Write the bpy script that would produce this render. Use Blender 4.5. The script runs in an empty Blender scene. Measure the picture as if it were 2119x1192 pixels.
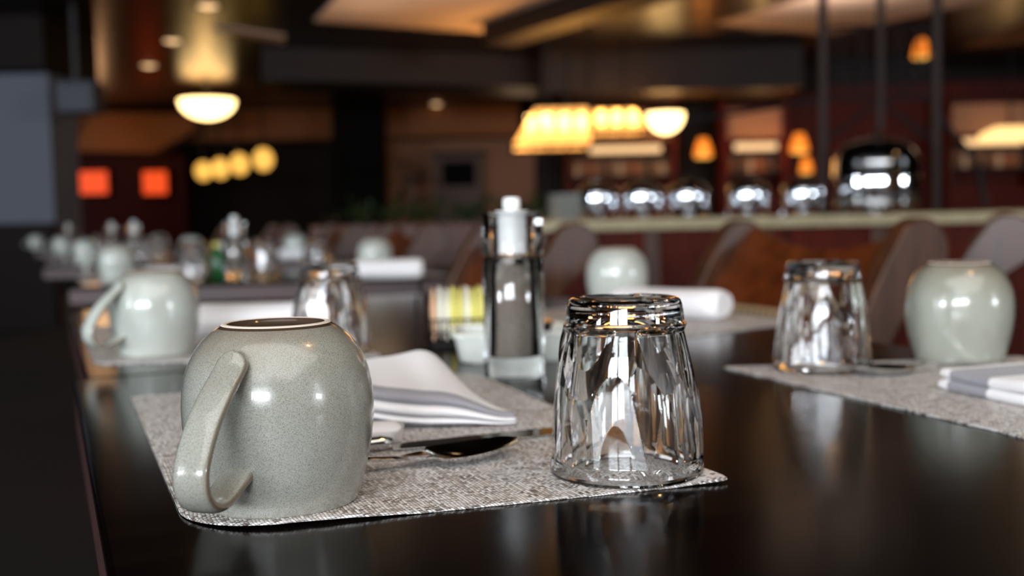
import bpy, bmesh, math, random
from mathutils import Vector, Matrix, noise
random.seed(7)
C = bpy.context.scene.collection
PI = math.pi
S = bpy.context.scene

# ------------------------------------------------------------------ camera, world, window light, exposure
F = 2200.0; TZ = 0.75; CAMZ = TZ + 0.1425
pitch = math.atan(146 / F); roll = math.radians(1.2)
fw = Vector((0, math.cos(pitch), -math.sin(pitch)))
up0 = Vector((0, math.sin(pitch), math.cos(pitch))); rt0 = Vector((1, 0, 0))
rt = rt0 * math.cos(roll) - up0 * math.sin(roll)
up = up0 * math.cos(roll) + rt0 * math.sin(roll)
CP = Vector((0, 0, CAMZ))
cam = bpy.data.cameras.new('camera'); co = bpy.data.objects.new('camera', cam); C.objects.link(co)
co.matrix_world = Matrix(((rt.x, up.x, -fw.x, 0), (rt.y, up.y, -fw.y, 0), (rt.z, up.z, -fw.z, CAMZ), (0, 0, 0, 1)))
cam.sensor_width = 36; cam.lens = 36 * F / 2119; cam.clip_start = .01; cam.clip_end = 100
cam.dof.use_dof = True; cam.dof.focus_distance = .515; cam.dof.aperture_fstop = 5.6; cam.dof.aperture_blades = 0
S.camera = co
S.view_settings.view_transform = 'Standard'; S.view_settings.look = 'None'
S.view_settings.gamma = 1; S.view_settings.exposure = 0.18
try: S.view_settings.use_curve_mapping = False
except Exception: pass
S.cycles.max_bounces = 14; S.cycles.transmission_bounces = 12; S.cycles.glossy_bounces = 6
S.cycles.diffuse_bounces = 3; S.cycles.transparent_max_bounces = 12
S.cycles.sample_clamp_indirect = 22; S.cycles.blur_glossy = .4
w = bpy.data.worlds.new('world'); S.world = w; w.use_nodes = True
w.node_tree.nodes['Background'].inputs[0].default_value = (.75, .86, 1, 1)
w.node_tree.nodes['Background'].inputs[1].default_value = 1.0

def area(name, loc, rot, sx, sy, power, col):
    l = bpy.data.lights.new(name, 'AREA'); l.shape = 'RECTANGLE'; l.size = sx; l.size_y = sy
    l.energy = power; l.color = col
    o = bpy.data.objects.new(name, l); C.objects.link(o); o.location = loc; o.rotation_euler = rot
    return o
def point(name, loc, power, col, r=.05):
    l = bpy.data.lights.new(name, 'POINT'); l.energy = power; l.color = col; l.shadow_soft_size = r
    o = bpy.data.objects.new(name, l); C.objects.link(o); o.location = loc
    return o
DAY = (.86, .93, 1.0); WARM = (1.0, .56, .20)
CZ = 2.7; WY = -4.6                                        # the window wall behind the camera
WZ0, WZ1 = 1.42, 2.22
WINS = [(-1.7, 3.5, 300), (9.2, 2.8, 300), (-8.0, 2.6, 430)]
for wx, ww, pw in WINS:
    for sgn in (-1, 1):
        area('daylight', (wx + sgn * ww * .26, WY - .12, (WZ0 + WZ1) / 2), (PI / 2, 0, 0), ww * .44, WZ1 - WZ0 - .1, pw / 2, DAY)

area('added_overhead_fill', (.3, -1.2, CZ - .03), (0, 0, 0), 3.0, 3.0, 55, (1, .95, .9))  # added soft fill from above, brightens mats and napkin tops

def ray(px, py):
    return (fw * F + rt * (px - 1059.5) + up * (596 - py)).normalized()
def at(px, py, z=TZ):
    d = ray(px, py); t = (z - CAMZ) / d.z
    return CP + d * t
def atd(px, py, dep):                            # point at distance dep along the room
    d = ray(px, py); return CP + d * (dep / d.y)
def zat(px, py, dep): return atd(px, py, dep).z

# ------------------------------------------------------------------ materials
def lin(c):
    return tuple(((v / 255) / 12.92 if v / 255 <= .04045 else ((v / 255 + .055) / 1.055) ** 2.4) for v in c) + (1,)
def mat(name, col=(128, 128, 128), rough=.5, metal=0, **k):
    m = bpy.data.materials.new(name); m.use_nodes = True
    b = m.node_tree.nodes['Principled BSDF']
    b.inputs['Base Color'].default_value = lin(col); b.inputs['Roughness'].default_value = rough
    b.inputs['Metallic'].default_value = metal
    for kk, v in k.items(): b.inputs[kk.replace('_', ' ')].default_value = v
    return m
class N:
    def __init__(s, m): s.t = m.node_tree; s.b = s.t.nodes.get('Principled BSDF')
    def n(s, typ, ins=None, **k):
        nd = s.t.nodes.new(typ)
        for a, v in k.items(): setattr(nd, a, v)
        for a, v in (ins or {}).items():
            if hasattr(v, 'is_output'): s.t.links.new(v, nd.inputs[a])
            else: nd.inputs[a].default_value = v
        return nd
    def l(s, a, b): s.t.links.new(a, b)
    def math(s, op, a, b=None, c=None):
        ins = {0: a}
        if b is not None: ins[1] = b
        if c is not None: ins[2] = c
        return s.n('ShaderNodeMath', ins, operation=op).outputs[0]
    def ramp(s, fac, stops):
        r = s.n('ShaderNodeValToRGB', {0: fac}); e = r.color_ramp.elements
        while len(e) < len(stops): e.new(.5)
        for i, (p, c) in enumerate(stops): e[i].position = p; e[i].color = c if len(c) == 4 else lin(c)
        return r.outputs[0]
    def mix(s, fac, a, b):
        nd = s.n('ShaderNodeMix', data_type='RGBA')
        for i, v in ((0, fac), (6, a), (7, b)):
            if hasattr(v, 'is_output'): s.l(v, nd.inputs[i])
            else: nd.inputs[i].default_value = v
        return nd.outputs[2]
    def bump(s, h, strength, dist=.001):
        bp = s.n('ShaderNodeBump', {'Height': h, 'Strength': strength, 'Distance': dist}); s.l(bp.outputs[0], s.b.inputs['Normal'])

def wood(name, dark, light, rough, stretch=(3, 30, 30), bump=.15, coat=0.0, axis_rot=0, spec=None):
    m = mat(name, dark, rough); g = N(m)
    tc = g.n('ShaderNodeTexCoord').outputs['Object']
    mp = g.n('ShaderNodeMapping', {0: tc, 'Scale': stretch, 'Rotation': (0, 0, axis_rot)}).outputs[0]
    nz = g.n('ShaderNodeTexNoise', {'Vector': mp, 'Scale': 2.2, 'Detail': 8, 'Roughness': .62, 'Distortion': .6}).outputs[0]
    g.l(g.ramp(nz, [(.3, dark), (.72, light)]), g.b.inputs['Base Color'])
    g.l(g.n('ShaderNodeMapRange', {0: nz, 3: rough * .85, 4: rough * 1.25}).outputs[0], g.b.inputs['Roughness'])
    g.bump(nz, bump, .0006)
    if spec is not None: g.b.inputs['Specular IOR Level'].default_value = spec
    if coat: g.b.inputs['Coat Weight'].default_value = coat; g.b.inputs['Coat Roughness'].default_value = .12
    return m
M = {}
M['table'] = wood('dark table wood', (5, 3, 3), (11, 5, 4), .15, (2, 26, 26), .015, spec=.10)
M['table_edge'] = wood('table edge wood', (50, 28, 27), (74, 44, 42), .4, (2, 26, 26), .06)
M['chair'] = wood('chair wood', (62, 26, 10), (112, 54, 22), .36, (14, 14, 2), .1, .05, spec=.3)
M['post'] = wood('chair post wood', (54, 30, 18), (88, 52, 32), .36, (14, 14, 2), .1, .12)
M['redwood'] = wood('reddish counter wood', (46, 12, 6), (96, 28, 12), .5, (14, 14, 2), .1, spec=.12)
M['darkwood'] = wood('dark panelling', (14, 8, 6), (28, 16, 11), .55, (2, 10, 10), .1, spec=.12)
M['ceil'] = wood('dark ceiling wood', (16, 9, 6), (25, 15, 10), .27, (2, 10, 10), .1, spec=.3)
M['beam'] = wood('beam wood', (26, 20, 18), (44, 34, 30), .5, (2, 14, 14), .1, spec=.2)
M['plaster'] = mat('tan plaster', (226, 202, 188), .85)
M['cream'] = mat('cream wall', (158, 116, 92), .85)
M['soffit'] = mat('ochre soffit', (132, 84, 50), .85)
M['grey'] = mat('grey paint', (100, 104, 116), .7)
M['slate'] = mat('slate grey casing', (58, 61, 70), .6)
M['redpanel'] = mat('red lacquer', (58, 9, 6), .6, Specular_IOR_Level=.15)
M['iron'] = mat('dark iron', (34, 32, 33), .45, .8)
M['postmetal'] = mat('grey brown metal post', (62, 50, 46), .65, Specular_IOR_Level=.2)
M['steel'] = mat('polished steel', (205, 203, 200), .10, 1)
M['chrome'] = mat('chrome', (225, 228, 232), .06, 1)
M['blackplastic'] = mat('black plastic', (14, 14, 15), .35)
M['white'] = mat('white porcelain', (222, 224, 216), .15)
M['granite'] = mat('beige granite', (188, 172, 132), .2)
g = N(M['granite']); v = g.n('ShaderNodeTexVoronoi', {'Scale': 90.0}).outputs[1]
bw = g.n('ShaderNodeRGBToBW', {0: v}).outputs[0]
g.l(g.ramp(bw, [(.2, (120, 104, 76)), (.5, (196, 180, 140)), (.8, (214, 204, 172))]), g.b.inputs['Base Color'])
M['floor'] = mat('floor carpet', (30, 15, 10), .85)
g = N(M['floor']); nz = g.n('ShaderNodeTexNoise', {'Scale': 9.0, 'Detail': 6}).outputs[0]
g.l(g.ramp(nz, [(.35, (18, 11, 10)), (.65, (46, 22, 14))]), g.b.inputs['Base Color'])
for nm, c in (('pad', (196, 178, 146)), ('stud', (150, 130, 96))): M[nm] = mat(nm + ' cream', c, .45, 0 if nm == 'pad' else .7)
M['matteblack'] = mat('matte black', (12, 11, 11), .9, Specular_IOR_Level=.1)
M['leaf'] = mat('green leaf', (40, 66, 28), .5)
M['pepper'] = mat('peppercorns', (60, 50, 44), .6)
g = N(M['pepper']); v = g.n('ShaderNodeTexVoronoi', {'Scale': 230.0}); bw = g.n('ShaderNodeRGBToBW', {0: v.outputs[1]}).outputs[0]
g.l(g.ramp(bw, [(.2, (70, 60, 54)), (.5, (140, 124, 112)), (.8, (200, 188, 174))]), g.b.inputs['Base Color']); g.bump(v.outputs[0], .6, .002)
M['packet_yellow'] = mat('yellow packet', (232, 222, 120), .6); M['packet_white'] = mat('white packet', (236, 232, 214), .6)
M['packet_pink'] = mat('peach packet', (226, 178, 140), .6)
M['bottlegreen'] = mat('green bottle', (16, 92, 40), .2)

def glass(name, ior=1.5, rough=0.0, tint=(.985, .99, .99, 1)):
    m = bpy.data.materials.new(name); m.use_nodes = True; t = m.node_tree
    t.nodes.remove(t.nodes['Principled BSDF'])
    gl = t.nodes.new('ShaderNodeBsdfGlass'); gl.inputs['IOR'].default_value = ior; gl.inputs['Roughness'].default_value = rough
    gl.inputs['Color'].default_value = tint
    t.links.new(gl.outputs[0], t.nodes['Material Output'].inputs[0]); return m
M['glass'] = glass('clear cut glass', 1.5); M['acrylic'] = glass('clear acrylic', 1.49)

def translucent(name, col, st):
    m = mat(name, (255, 214, 150), .6); b = m.node_tree.nodes['Principled BSDF']; b.inputs['Transmission Weight'].default_value = .75; b.inputs['IOR'].default_value = 1.05; b.inputs['Roughness'].default_value = .45
    b.inputs['Emission Color'].default_value = col + (1,); b.inputs['Emission Strength'].default_value = st; return m
def emis(name, col, st):
    m = mat(name, (0, 0, 0)); b = m.node_tree.nodes['Principled BSDF']
    b.inputs['Base Color'].default_value = (.08, .06, .04, 1)
    b.inputs['Emission Color'].default_value = col + (1,); b.inputs['Emission Strength'].default_value = st; return m
M['bowl'] = emis('lit glass bowl', (1, .66, .26), 5.5); M['shade'] = emis('lit lantern panel', (1, .60, .22), 1.7)
M['shadeglass'] = translucent('amber art glass', (1, .50, .14), .75)
M['globe'] = emis('lit globe', (1, .52, .09), 1.15); M['down'] = emis('lit downlight', (1, .62, .30), 1.6)
M['orange'] = emis('orange lamp shade', (1, .23, .012), 1.05); M['redglow'] = emis('red lit panel', (1, .075, .01), .9)
M['striplit'] = emis('lit shelf lamp', (1, .60, .28), 1.1); M['coolscreen'] = emis('screen', (.7, .85, 1), 1.0)
M['skylight'] = emis('ceiling light panel', (.95, .9, .85), .6)
M['bulb'] = emis('bright bulb', (1, .62, .25), 14)

def glaze(name, base, dark, speck_lo, brown):
    m = mat(name, base, .16); g = N(m)
    tc = g.n('ShaderNodeTexCoord').outputs['Object']
    n1 = g.n('ShaderNodeTexNoise', {'Vector': tc, 'Scale': 2100.0, 'Detail': 3, 'Roughness': .7}).outputs[0]
    n2 = g.n('ShaderNodeTexNoise', {'Vector': tc, 'Scale': 28.0, 'Detail': 4}).outputs[0]
    sp = g.ramp(n1, [(speck_lo, dark), (speck_lo + .2, base)])
    bf = g.ramp(n2, [(.42, (0, 0, 0, 1)), (.75, (1, 1, 1, 1))])
    z = g.n('ShaderNodeSeparateXYZ', {0: tc}).outputs[2]
    sh = g.n('ShaderNodeMapRange', {0: z, 1: .060, 2: .094}).outputs[0]
    top = g.math('MULTIPLY', g.math('POWER', sh, 1.5), g.math('ADD', .35, n2))
    pt = g.n('ShaderNodeNewGeometry').outputs['Pointiness']
    edge = g.n('ShaderNodeMapRange', {0: pt, 1: .53, 2: .62}).outputs[0]
    ea = g.n('ShaderNodeAttribute', attribute_name='edge').outputs['Fac']
    edge = g.math('MAXIMUM', edge, ea)
    f = g.math('MINIMUM', g.math('ADD', g.math('MULTIPLY', bf, .25), g.math('MAXIMUM', g.math('MULTIPLY', top, brown), edge)), .85)
    col = g.mix(f, sp, lin((112, 92, 70)))
    g.l(col, g.b.inputs['Base Color'])
    g.bump(n1, .12, .0003)
    g.b.inputs['Coat Weight'].default_value = .6; g.b.inputs['Coat Roughness'].default_value = .05
    return m
M['glaze_grey'] = glaze('speckled grey green glaze', (166, 167, 158), (112, 110, 99), .34, .5)
M['glaze_pale'] = glaze('pale celadon glaze', (196, 202, 195), (172, 175, 164), .32, .35)
M['glaze_stone'] = glaze('greyish celadon glaze', (164, 167, 156), (138, 138, 124), .34, .8)
M['bisque'] = mat('unglazed ring', (226, 210, 196), .6)
M['darkglaze'] = mat('brown glaze pool', (70, 56, 46), .1)

def weave(name):
    m = mat(name, (160, 155, 150), .36); g = N(m)
    tc = g.n('ShaderNodeTexCoord').outputs['UV']
    sx = g.n('ShaderNodeSeparateXYZ', {0: tc})
    FQ = 540.0                                   # threads per metre
    nzd = g.n('ShaderNodeTexNoise', {'Vector': tc, 'Scale': 60.0, 'Detail': 2}).outputs[0]
    u = g.math('ADD', g.math('MULTIPLY', sx.outputs[0], FQ), g.math('MULTIPLY', nzd, 1.2))
    v = g.math('ADD', g.math('MULTIPLY', sx.outputs[1], FQ), g.math('MULTIPLY', nzd, 1.2))
    fu, fv = g.math('FLOOR', u), g.math('FLOOR', v)
    cell = g.n('ShaderNodeCombineXYZ', {0: g.math('FLOOR', g.math('MULTIPLY', fu, .5)), 1: fv}).outputs[0]
    rnd = g.n('ShaderNodeTexWhiteNoise', {0: cell}, noise_dimensions='3D').outputs[0]
    par = g.math('PINGPONG', g.math('ADD', fu, g.math('ADD', fv, g.math('MULTIPLY', g.math('GREATER_THAN', rnd, .72), 1.0))), 1.0)
    su = g.math('ABSOLUTE', g.math('SINE', g.math('MULTIPLY', u, PI)))
    sv = g.math('ABSOLUTE', g.math('SINE', g.math('MULTIPLY', v, PI)))
    warp = g.math('MULTIPLY', g.math('POWER', su, .6), g.math('POWER', sv, .35))
    weft = g.math('MULTIPLY', g.math('POWER', sv, .6), g.math('POWER', su, .35))
    h = g.math('ADD', g.math('MULTIPLY', par, warp), g.math('MULTIPLY', g.math('SUBTRACT', 1.0, par), g.math('MULTIPLY', weft, .82)))
    cu = g.n('ShaderNodeCombineXYZ', {0: fu, 1: g.math('FLOOR', g.math('MULTIPLY', v, .22))}).outputs[0]
    cv = g.n('ShaderNodeCombineXYZ', {0: g.math('FLOOR', g.math('MULTIPLY', u, .22)), 1: fv, 2: 5.0}).outputs[0]
    ru = g.n('ShaderNodeTexWhiteNoise', {0: cu}, noise_dimensions='3D').outputs[0]
    rv = g.n('ShaderNodeTexWhiteNoise', {0: cv}, noise_dimensions='3D').outputs[0]
    cA = g.ramp(ru, [(0, (176, 160, 148)), (.4, (236, 230, 226)), (1, (255, 254, 253))])
    cB = g.ramp(rv, [(0, (100, 88, 80)), (.5, (196, 188, 183)), (1, (252, 250, 249))])
    th = g.mix(par, cB, cA)
    col = g.mix(g.n('ShaderNodeMapRange', {0: h, 1: .05, 2: .5}).outputs[0], lin((70, 60, 54)), th)
    g.l(col, g.b.inputs['Base Color']); g.bump(h, .9, .0007); return m
M['weave'] = weave('woven vinyl placemat')
def cloth(name, col):
    m = mat(name, col, .85); g = N(m); tc = g.n('ShaderNodeTexCoord').outputs['Object']
    n1 = g.n('ShaderNodeTexNoise', {'Vector': tc, 'Scale': 700.0, 'Detail': 2}).outputs[0]; g.bump(n1, .25, .0005)
    g.b.inputs['Sheen Weight'].default_value = .2; return m
M['cloth'] = cloth('white napkin cotton', (250, 248, 250)); M['cloth_grey'] = cloth('grey napkin border', (160, 158, 166))
M['pane'] = glass('window glass', 1.01)

# ------------------------------------------------------------------ mesh helpers
def link(name, bm, mats, parent=None, smooth=True, loc=None, bevel=0, auto=None):
    me = bpy.data.meshes.new(name); bmesh.ops.recalc_face_normals(bm, faces=bm.faces) if smooth != 'keep' else None
    bm.to_mesh(me); bm.free()
    if not isinstance(mats, (list, tuple)): mats = [mats]
    for m in mats: me.materials.append(m)
    if smooth:
        for p in me.polygons: p.use_smooth = True
    o = bpy.data.objects.new(name, me); C.objects.link(o)
    if parent: o.parent = parent
    if loc is not None: o.location = loc
    if bevel:
        md = o.modifiers.new('bevel', 'BEVEL'); md.width = bevel; md.segments = 3; md.limit_method = 'ANGLE'; md.angle_limit = .6
        md.harden_normals = False
    if smooth is True:
        me.set_sharp_from_angle(angle=auto if auto is not None else math.radians(40))
    return o
def box(bm, lo, hi, mi=0):
    vs = [bm.verts.new((x, y, z)) for z in (lo[2], hi[2]) for y in (lo[1], hi[1]) for x in (lo[0], hi[0])]
    for f in ((0, 2, 3, 1), (4, 5, 7, 6), (0, 1, 5, 4), (2, 6, 7, 3), (0, 4, 6, 2), (1, 3, 7, 5)):
        fc = bm.faces.new([vs[i] for i in f]); fc.material_index = mi
    return vs
def lathe(bm, prof, n=64, mi=None, c=(0, 0, 0), close=False):
    rings = []
    for r, z in prof:
        if r < 1e-6: rings.append([bm.verts.new((c[0], c[1], c[2] + z))])
        else: rings.append([bm.verts.new((c[0] + r * math.cos(2 * PI * i / n), c[1] + r * math.sin(2 * PI * i / n), c[2] + z)) for i in range(n)])
    seq = list(zip(rings, rings[1:]))
    if close: seq.append((rings[-1], rings[0]))
    for k, (a, b) in enumerate(seq):
        for i in range(n):
            j = (i + 1) % n
            if len(a) == 1 and len(b) == 1: continue
            if len(a) == 1: f = bm.faces.new((a[0], b[i], b[j]))
            elif len(b) == 1: f = bm.faces.new((a[i], a[j], b[0]))
            else: f = bm.faces.new((a[i], a[j], b[j], b[i]))
            if mi: f.material_index = mi[min(k, len(mi) - 1)]
    return rings
def tube(bm, pts, r, n=10, caps=True, mi=0, sq=False):
    pts = [Vector(p) for p in pts]; rs = r if isinstance(r, (list, tuple)) else [r] * len(pts); rings = []
    t0 = (pts[1] - pts[0]).normalized(); ref = Vector((0, 0, 1)) if abs(t0.z) < .9 else Vector((1, 0, 0))
    nn = t0.cross(ref).normalized()
    for i, p in enumerate(pts):
        t = (pts[min(i + 1, len(pts) - 1)] - pts[max(i - 1, 0)]).normalized()
        nn = (nn - t * nn.dot(t)).normalized(); b = t.cross(nn)
        rings.append([bm.verts.new(p + nn * rs[i] * math.cos(2 * PI * (k + .5) / n) + b * rs[i] * math.sin(2 * PI * (k + .5) / n)) for k in range(n)])
    for a, b in zip(rings, rings[1:]):
        for k in range(n):
            f = bm.faces.new((a[k], a[(k + 1) % n], b[(k + 1) % n], b[k])); f.material_index = mi
    if caps: bm.faces.new(rings[0][::-1]); bm.faces.new(rings[-1])
def spline(pts, n):
    pts = [Vector(p) for p in pts]; out = []
    for i in range(len(pts) - 1):
        p0, p1, p2, p3 = pts[max(i - 1, 0)], pts[i], pts[i + 1], pts[min(i + 2, len(pts) - 1)]
        for k in range(n):
            t = k / n
            out.append(.5 * ((2 * p1) + (p2 - p0) * t + (2 * p0 - 5 * p1 + 4 * p2 - p3) * t * t + (3 * p1 - p0 - 3 * p2 + p3) * t ** 3))
    out.append(pts[-1]); return out
def B(): return bmesh.new()
def tag(o, label, cat, group=None, kind=None):
    if label: o['label'] = label
    if cat: o['category'] = cat
    if group: o['group'] = group
    if kind: o['kind'] = kind
    return o
def empty(name, loc=(0, 0, 0), rz=0, label=None, cat=None, group=None):
    o = bpy.data.objects.new(name, None); C.objects.link(o); o.location = loc; o.rotation_euler = (0, 0, rz); o.empty_display_size = .05
    return tag(o, label, cat, group)
def kids(o): return [x for x in list(C.objects) if x.parent == o]
def dup(o, loc, rz, label, group=None, first=[None]):
    r = o.copy(); C.objects.link(r); r.location = loc; r.rotation_euler = (0, 0, rz); r['label'] = label
    if group: r['group'] = group
    for ch in kids(o):
        c = ch.copy(); C.objects.link(c); c.parent = r
        for g2 in kids(ch):
            d = g2.copy(); C.objects.link(d); d.parent = c
    return r
class Stock:                                     # first use places the made thing, later ones copy it
    def __init__(s, o): s.o = o; s.used = False
    def put(s, loc, rz, label, group=None, scale=None):
        if not s.used:
            s.used = True; o = s.o; o.location = loc; o.rotation_euler = (0, 0, rz); o['label'] = label
            if group: o['group'] = group
        else: o = dup(s.o, loc, rz, label, group)
        if scale: o.scale = scale
        return o
def struct(name, bm, m, bevel=0, **k):
    o = link(name, bm, m, bevel=bevel, smooth=False, **k); o['kind'] = 'structure'; return o

AX = Vector((-.40, .9165, 0)); AX.normalize(); PX = Vector((AX.y, -AX.x, 0))   # along and across the row of tables
ROT = math.atan2(PX.y, PX.x)

# ------------------------------------------------------------------ room shell
CZ = 2.7; BY = 18.0; XL, XR = -12.5, 11.0
bm = B(); box(bm, (XL, WY, -.1), (XR, BY, 0)); struct('floor', bm, M['floor'])
bm = B(); box(bm, (XL, WY - .2, CZ), (XR, BY + .2, CZ + .1)); struct('ceiling', bm, M['ceil'])
bm = B(); box(bm, (XL - .2, WY, 0), (XL, BY, CZ)); struct('wall_left', bm, M['darkwood'])
bm = B(); box(bm, (XR, WY, 0), (XR + .2, BY, CZ)); struct('wall_right', bm, M['darkwood'])
bm = B(); box(bm, (XL, BY, 0), (XR, BY + .2, CZ)); struct('wall_back', bm, M['darkwood'])
bm = B(); xs = XL
for wx, ww, pw in sorted(WINS):
    box(bm, (xs, WY - .2, 0), (wx - ww / 2, WY, CZ)); box(bm, (wx - ww / 2, WY - .2, 0), (wx + ww / 2, WY, WZ0))
    box(bm, (wx - ww / 2, WY - .2, WZ1), (wx + ww / 2, WY, CZ)); xs = wx + ww / 2
box(bm, (xs, WY - .2, 0), (XR, WY, CZ)); struct('wall_front', bm, M['cream'])
for i, (wx, ww, pw) in enumerate(WINS):
    bm = B()
    for a, b in (((wx - ww / 2, WZ0), (wx - ww / 2 + .05, WZ1)), ((wx + ww / 2 - .05, WZ0), (wx + ww / 2, WZ1)), ((wx - .04, WZ0 + .051), (wx + .04, WZ1 - .051)),
                 ((wx - ww / 2 + .051, WZ0), (wx + ww / 2 - .051, WZ0 + .05)), ((wx - ww / 2 + .051, WZ1 - .05), (wx + ww / 2 - .051, WZ1))):
        box(bm, (a[0], WY - .1, a[1]), (b[0], WY - .02, b[1]))
    struct('window_%d' % (i + 1), bm, M['white'])
# dropped beam across the middle of the ceiling
def prism_xy(bm, pts, z0, z1):
    a = [bm.verts.new((p[0], p[1], z0)) for p in pts]; b = [bm.verts.new((p[0], p[1], z1)) for p in pts]
    bm.faces.new(a[::-1]); bm.faces.new(b)
    for i in range(len(pts)):
        j = (i + 1) % len(pts); bm.faces.new((a[i], a[j], b[j], b[i]))
bm = B(); p0 = at(545, 100, CZ); p1 = at(1720, 145, CZ)
prism_xy(bm, [(p0.x, p0.y - .1), (p1.x, p1.y - .3), (p1.x + 4.2, p1.y + .5), (p1.x + 4.2, p1.y + 1.1), (p1.x, p1.y + .6), (p0.x, p0.y + .9)], 2.36, CZ - .001)
struct('trim_1', bm, M['beam'])
bm = B(); a = at(1000, 92, CZ - .2); b = at(1480, -60, CZ - .2)
prism_xy(bm, [(a.x, a.y), (b.x, b.y), (b.x + .35, b.y + .1), (a.x + .3, a.y + .15)], CZ - .2, CZ - .001)
struct('trim_2', bm, M['beam'])
def panel(name, pix, m, z=CZ - .012, th=.011):
    bm = B(); prism_xy(bm, [at(x, y, z) for x, y in pix], z, z + th); return struct(name, bm, m)
panel('trim_3', [(720, -30), (650, 44), (1000, 68), (1230, -30)], M['plaster'])
panel('trim_4', [(1485, 50), (1720, 72), (1940, 24), (2200, -30), (1720, -20)], M['plaster'])
panel('trim_5', [(1990, 100), (2160, 84), (2160, 34)], M['soffit'])
panel('trim_6', [(440, 62), (590, 90), (590, 76), (460, 56)], M['plaster'])
panel('trim_7', [(1960, 215), (2160, 208), (2160, 165)], M['plaster'])
# far soffit band along the far wall
bm = B(); z0 = 2.2
xa, xb = atd(150, 300, 17.2).x, atd(1075, 290, 17.2).x
box(bm, (xa, 17.0, z0), (xb, 17.99, CZ - .02)); struct('trim_8', bm, M['soffit'])
bm = B(); q = [atd(148, 312, 16.4), atd(318, 316, 16.4), atd(405, 268, 16.4), atd(400, 236, 16.4), atd(192, 232, 16.4)]
vsA = [bm.verts.new(p) for p in q]; vsB = [bm.verts.new(p + Vector((0, .5, 0))) for p in q]
bm.faces.new(vsA); bm.faces.new(vsB[::-1])
for i in range(5): bm.faces.new((vsA[i], vsB[i], vsB[(i + 1) % 5], vsA[(i + 1) % 5]))
struct('trim_9', bm, M['soffit'])
# grey pillar at the left with dark wainscot
bm = B(); pxr = atd(106, 300, 9.5).x; box(bm, (pxr - 2.6, 9.5, 0), (pxr, 10.1, 2.25)); struct('wall_pillar', bm, M['grey'])
bm = B(); box(bm, (pxr - 2.65, 9.40, 0), (pxr + .02, 9.49, .93)); struct('baseboard_pillar', bm, M['darkwood'])
bm = B(); box(bm, (pxr - 2.7, 9.2, 2.26), (pxr + .1, 10.4, CZ - .001)); struct('trim_10', bm, M['darkwood'])
# cream wall segment with fireplace, dark column
bm = B(); box(bm, (atd(790, 300, 17.9).x, 17.8, 0), (atd(1105, 300, 17.9).x, 17.99, 2.19)); struct('wall_cream', bm, M['cream'])
bm = B(); box(bm, (atd(690, 300, 16).x, 15.9, 0), (atd(792, 300, 16).x, 16.5, CZ - .02)); struct('wall_column', bm, M['matteblack'])

# ------------------------------------------------------------------ tables
def table(name, corner, ax, px, length, width, label, h=TZ, legs=True):
    """corner = near-left corner of the top; ax runs away, px runs across"""
    rz = math.atan2(px.y, px.x)
    t = empty(name, (corner.x, corner.y, 0), rz, label, 'table', 'dark wood dining tables')
    bm = B(); box(bm, (0, 0, h - .008), (width, length, h)); link('tabletop', bm, M['table'], t, bevel=.003)
    bm = B(); box(bm, (.001, .001, h - .046), (width - .001, length - .001, h - .0085)); link('edge_band', bm, M['table_edge'], t, bevel=.003)
    bm = B(); box(bm, (.05, .05, h - .11), (width - .05, length - .05, h - .0465)); link('apron', bm, M['table'], t, bevel=.003)
    inn_ = .24 if width < 1 else .5
    for x in (inn_, width - inn_ - .07):
        for y in (.05, length - .12):
            bm = B(); box(bm, (x, y, 0), (x + .07, y + .07, h - .111)); link('leg', bm, M['table'], t, bevel=.004)
    return t
c1 = at(151, 786)                                # far-left corner of the nearest table
L1 = .86; W1 = .80
n1 = c1 - AX * L1
table('dining_table', n1, AX, PX, L1 - .0015, W1, 'nearest dark wood dining table with near mug and glass on its left place mat')
c2 = c1 + AX * .0015 + PX * .011
table('dining_table', c2, AX, PX, .87, W1, 'second dark wood dining table pushed against the far end of the nearest one')
A3 = Matrix.Rotation(math.radians(-18), 3, 'Z') @ AX; P3 = Vector((A3.y, -A3.x, 0))
c3 = at(140, 593); table('dining_table', c3, A3, P3, .62, .97, 'third dark wood table standing apart, its near edge lit pinkish brown')
c4 = Vector((-1.70, 3.85, 0)); table('dining_table', c4, A3, P3, .62, 1.12, 'fourth dark wood table back, its top crowded with mugs and glasses')
c5 = Vector((-2.30, 5.25, 0)); table('dining_table', c5, A3, P3, .62, 1.12, 'fifth dark wood table back, beyond the crowded one')
c6 = Vector((-3.0, 6.7, 0)); table('dining_table', c6, A3, P3, .62, 1.12, 'farthest dark wood dining table at the left, before the grey pillar')

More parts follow.
